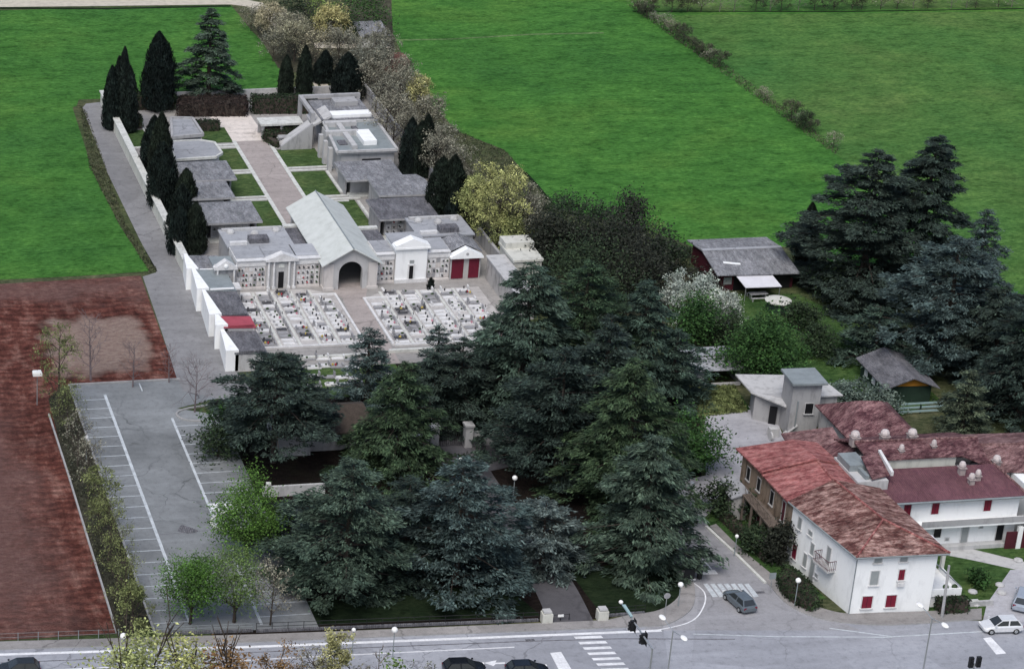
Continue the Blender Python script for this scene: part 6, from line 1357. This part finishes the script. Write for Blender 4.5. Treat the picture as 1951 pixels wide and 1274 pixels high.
for k, (px, py) in enumerate(HL):
    x, y = at(px, py); hedgerow_tree(rr.choice([0, 1, 2, 0, 1, 4]), x+rr.uniform(-.5, .5), y, rr.uniform(.45, .85), f'scrubby bush in the hedgerow between the two meadows, {NM[k]} from the top', 'bushes of the hedgerow between the meadows')
for k in range(24):
    px = 1215+k*31+rr.uniform(-9, 9); py = 25-k*.45; x, y = at(px, py); hedgerow_tree(rr.choice([0, 1, 3, 4]), x, y, rr.uniform(.7, 1.05), f'scrubby bush along the far field edge at the top, {NM[k]} from the left', 'bushes along the far field edge')
# hedges
def pxpoly(*p): return [at(*q) for q in p]
hedge('hedge', 'tall dark clipped hedge at the far end of the cemetery, right of the avenue', [(84.6, 365.4), (94.5, 364.4), (94.5, 366.6), (84.6, 367.6)], 2.7)
hedge('hedge', 'dark clipped hedge at the far end of the cemetery, left of the avenue', [(65.8, 369.6), (73.0, 368.8), (73.0, 371.2), (65.8, 372)], 2.4)
hedge('hedge', 'dark reddish hedge at the end of the avenue', [(72.5, 365.6), (83.6, 364.4), (84.2, 369.0), (74.0, 370)], 2.1, 'redhedge')
hedge('hedge', 'dark hedge filling the bed under the pergola slab', [(84.2, 354.5), (89.9, 354.3), (89.9, 357.0), (84.2, 357.2)], 1.7)  # added planting: its dark mass stands in for the shade below the slab
hedge('hedge', 'small green clipped hedge beside the small pale flat tomb', [(74.0, 358.6), (78.0, 358.4), (78.0, 360.2), (74.0, 360.4)], 1.4, 'hedge')
hedge('hedge', 'dark hedge block beneath the far left cypress cluster', [(63.0, 360.8), (66.4, 360.8), (66.4, 363.6), (63.0, 363.6)], 1.7)
hedge('hedge', 'dark clipped hedge behind the stone bench by the pergola', [(83.6, 352.7), (89.6, 352.6), (89.6, 354.0), (83.6, 354.0)], 1.5)
hedge('hedge', 'dark clipped hedge before the stone bench by the stair ramp', [(84.4, 350.2), (85.3, 350.0), (85.3, 352.4), (89.2, 352.4), (89.2, 352.55), (83.8, 352.6)], 1.0)
hedge('hedge', 'dark rounded hedge in front of the white house corner', pxpoly((1480, 1112), (1488, 1132), (1510, 1152), (1545, 1168), (1562, 1160), (1545, 1128), (1512, 1098), (1490, 1092)), 1.5, 'hedge', dome=.25)
hedge('hedge', 'dark clipped hedge below the terrace beside the utility pole', [(120.9, 207.0), (124.0, 207.0), (124.0, 208.3), (120.9, 208.3)], 1.5)
hedge('hedge', 'low green hedge along the meadow side behind the barn', [(126, 301), (131, 300.8), (131, 301.8), (126, 302)], 1.2, 'bush_dark')
hedge('hedge', 'dark low hedge along the lawn strip by the side road', [(106.4, 229.5), (107.6, 229.0), (108.9, 219.5), (107.6, 219.2)], 1.0, 'hedge')
# tufts of rough grass where the photograph shows overgrown ground
def tufts(name, label, regions, n, mat, size):
    rng = np.random.default_rng(77); cs = []
    for poly in regions:
        P = np.array([at(*p) for p in poly]); k = n//len(regions); lo, hi = P.min(0), P.max(0); q = rng.uniform(lo, hi, (k*2, 2)); ins = np.zeros(len(q), bool); j = len(P)-1
        for i in range(len(P)):
            c = ((P[i, 1] > q[:, 1]) != (P[j, 1] > q[:, 1])) & (q[:, 0] < (P[j, 0]-P[i, 0])*(q[:, 1]-P[i, 1])/(P[j, 1]-P[i, 1]+1e-9)+P[i, 0]); ins ^= c; j = i
        cs.append(q[ins])
    q = np.concatenate(cs); m = len(q); C = np.column_stack([q, rng.uniform(.05, .2, m)]); D = unit(rng.normal(0, .6, (m, 3))+[0, 0, .7]); l_ = rng.uniform(*size, m)
    o = leafmesh(name, C, D, orient(rng, D, .6), l_, l_*.35, mat); tag(o, label, 'grass', kind='stuff')
tufts('scrub', 'grey scrubby growth under the bare trees of the parking strip', [[(92, 750), (130, 745), (165, 830), (205, 940), (245, 1080), (262, 1205), (232, 1208), (165, 1015)]], 1500, 'lf_greyscrub', (.10, .24))
tufts('rough_grass', 'rough grass along the field edges and the lane verge', [[(150, 200), (165, 215), (240, 430), (300, 515), (285, 522), (225, 425), (170, 320)], [(1195, 10), (1225, 8), (1600, 285), (1590, 296)], [(830, 230), (965, 290), (1058, 395), (980, 440), (900, 330)]], 11000, 'lf_scrubgrass', (.10, .22))
tufts('weeds', 'dry weeds and brush on the rough ground by the yard', [[(1290, 735), (1400, 735), (1425, 785), (1330, 795)]], 3500, 'lf_bud', (.12, .28))

# every mesh reads well from the side too: nothing else to add; report
print('objects', len(bpy.data.objects), 'polys', sum(len(o.data.polygons) for o in bpy.data.objects if o.type == 'MESH'))
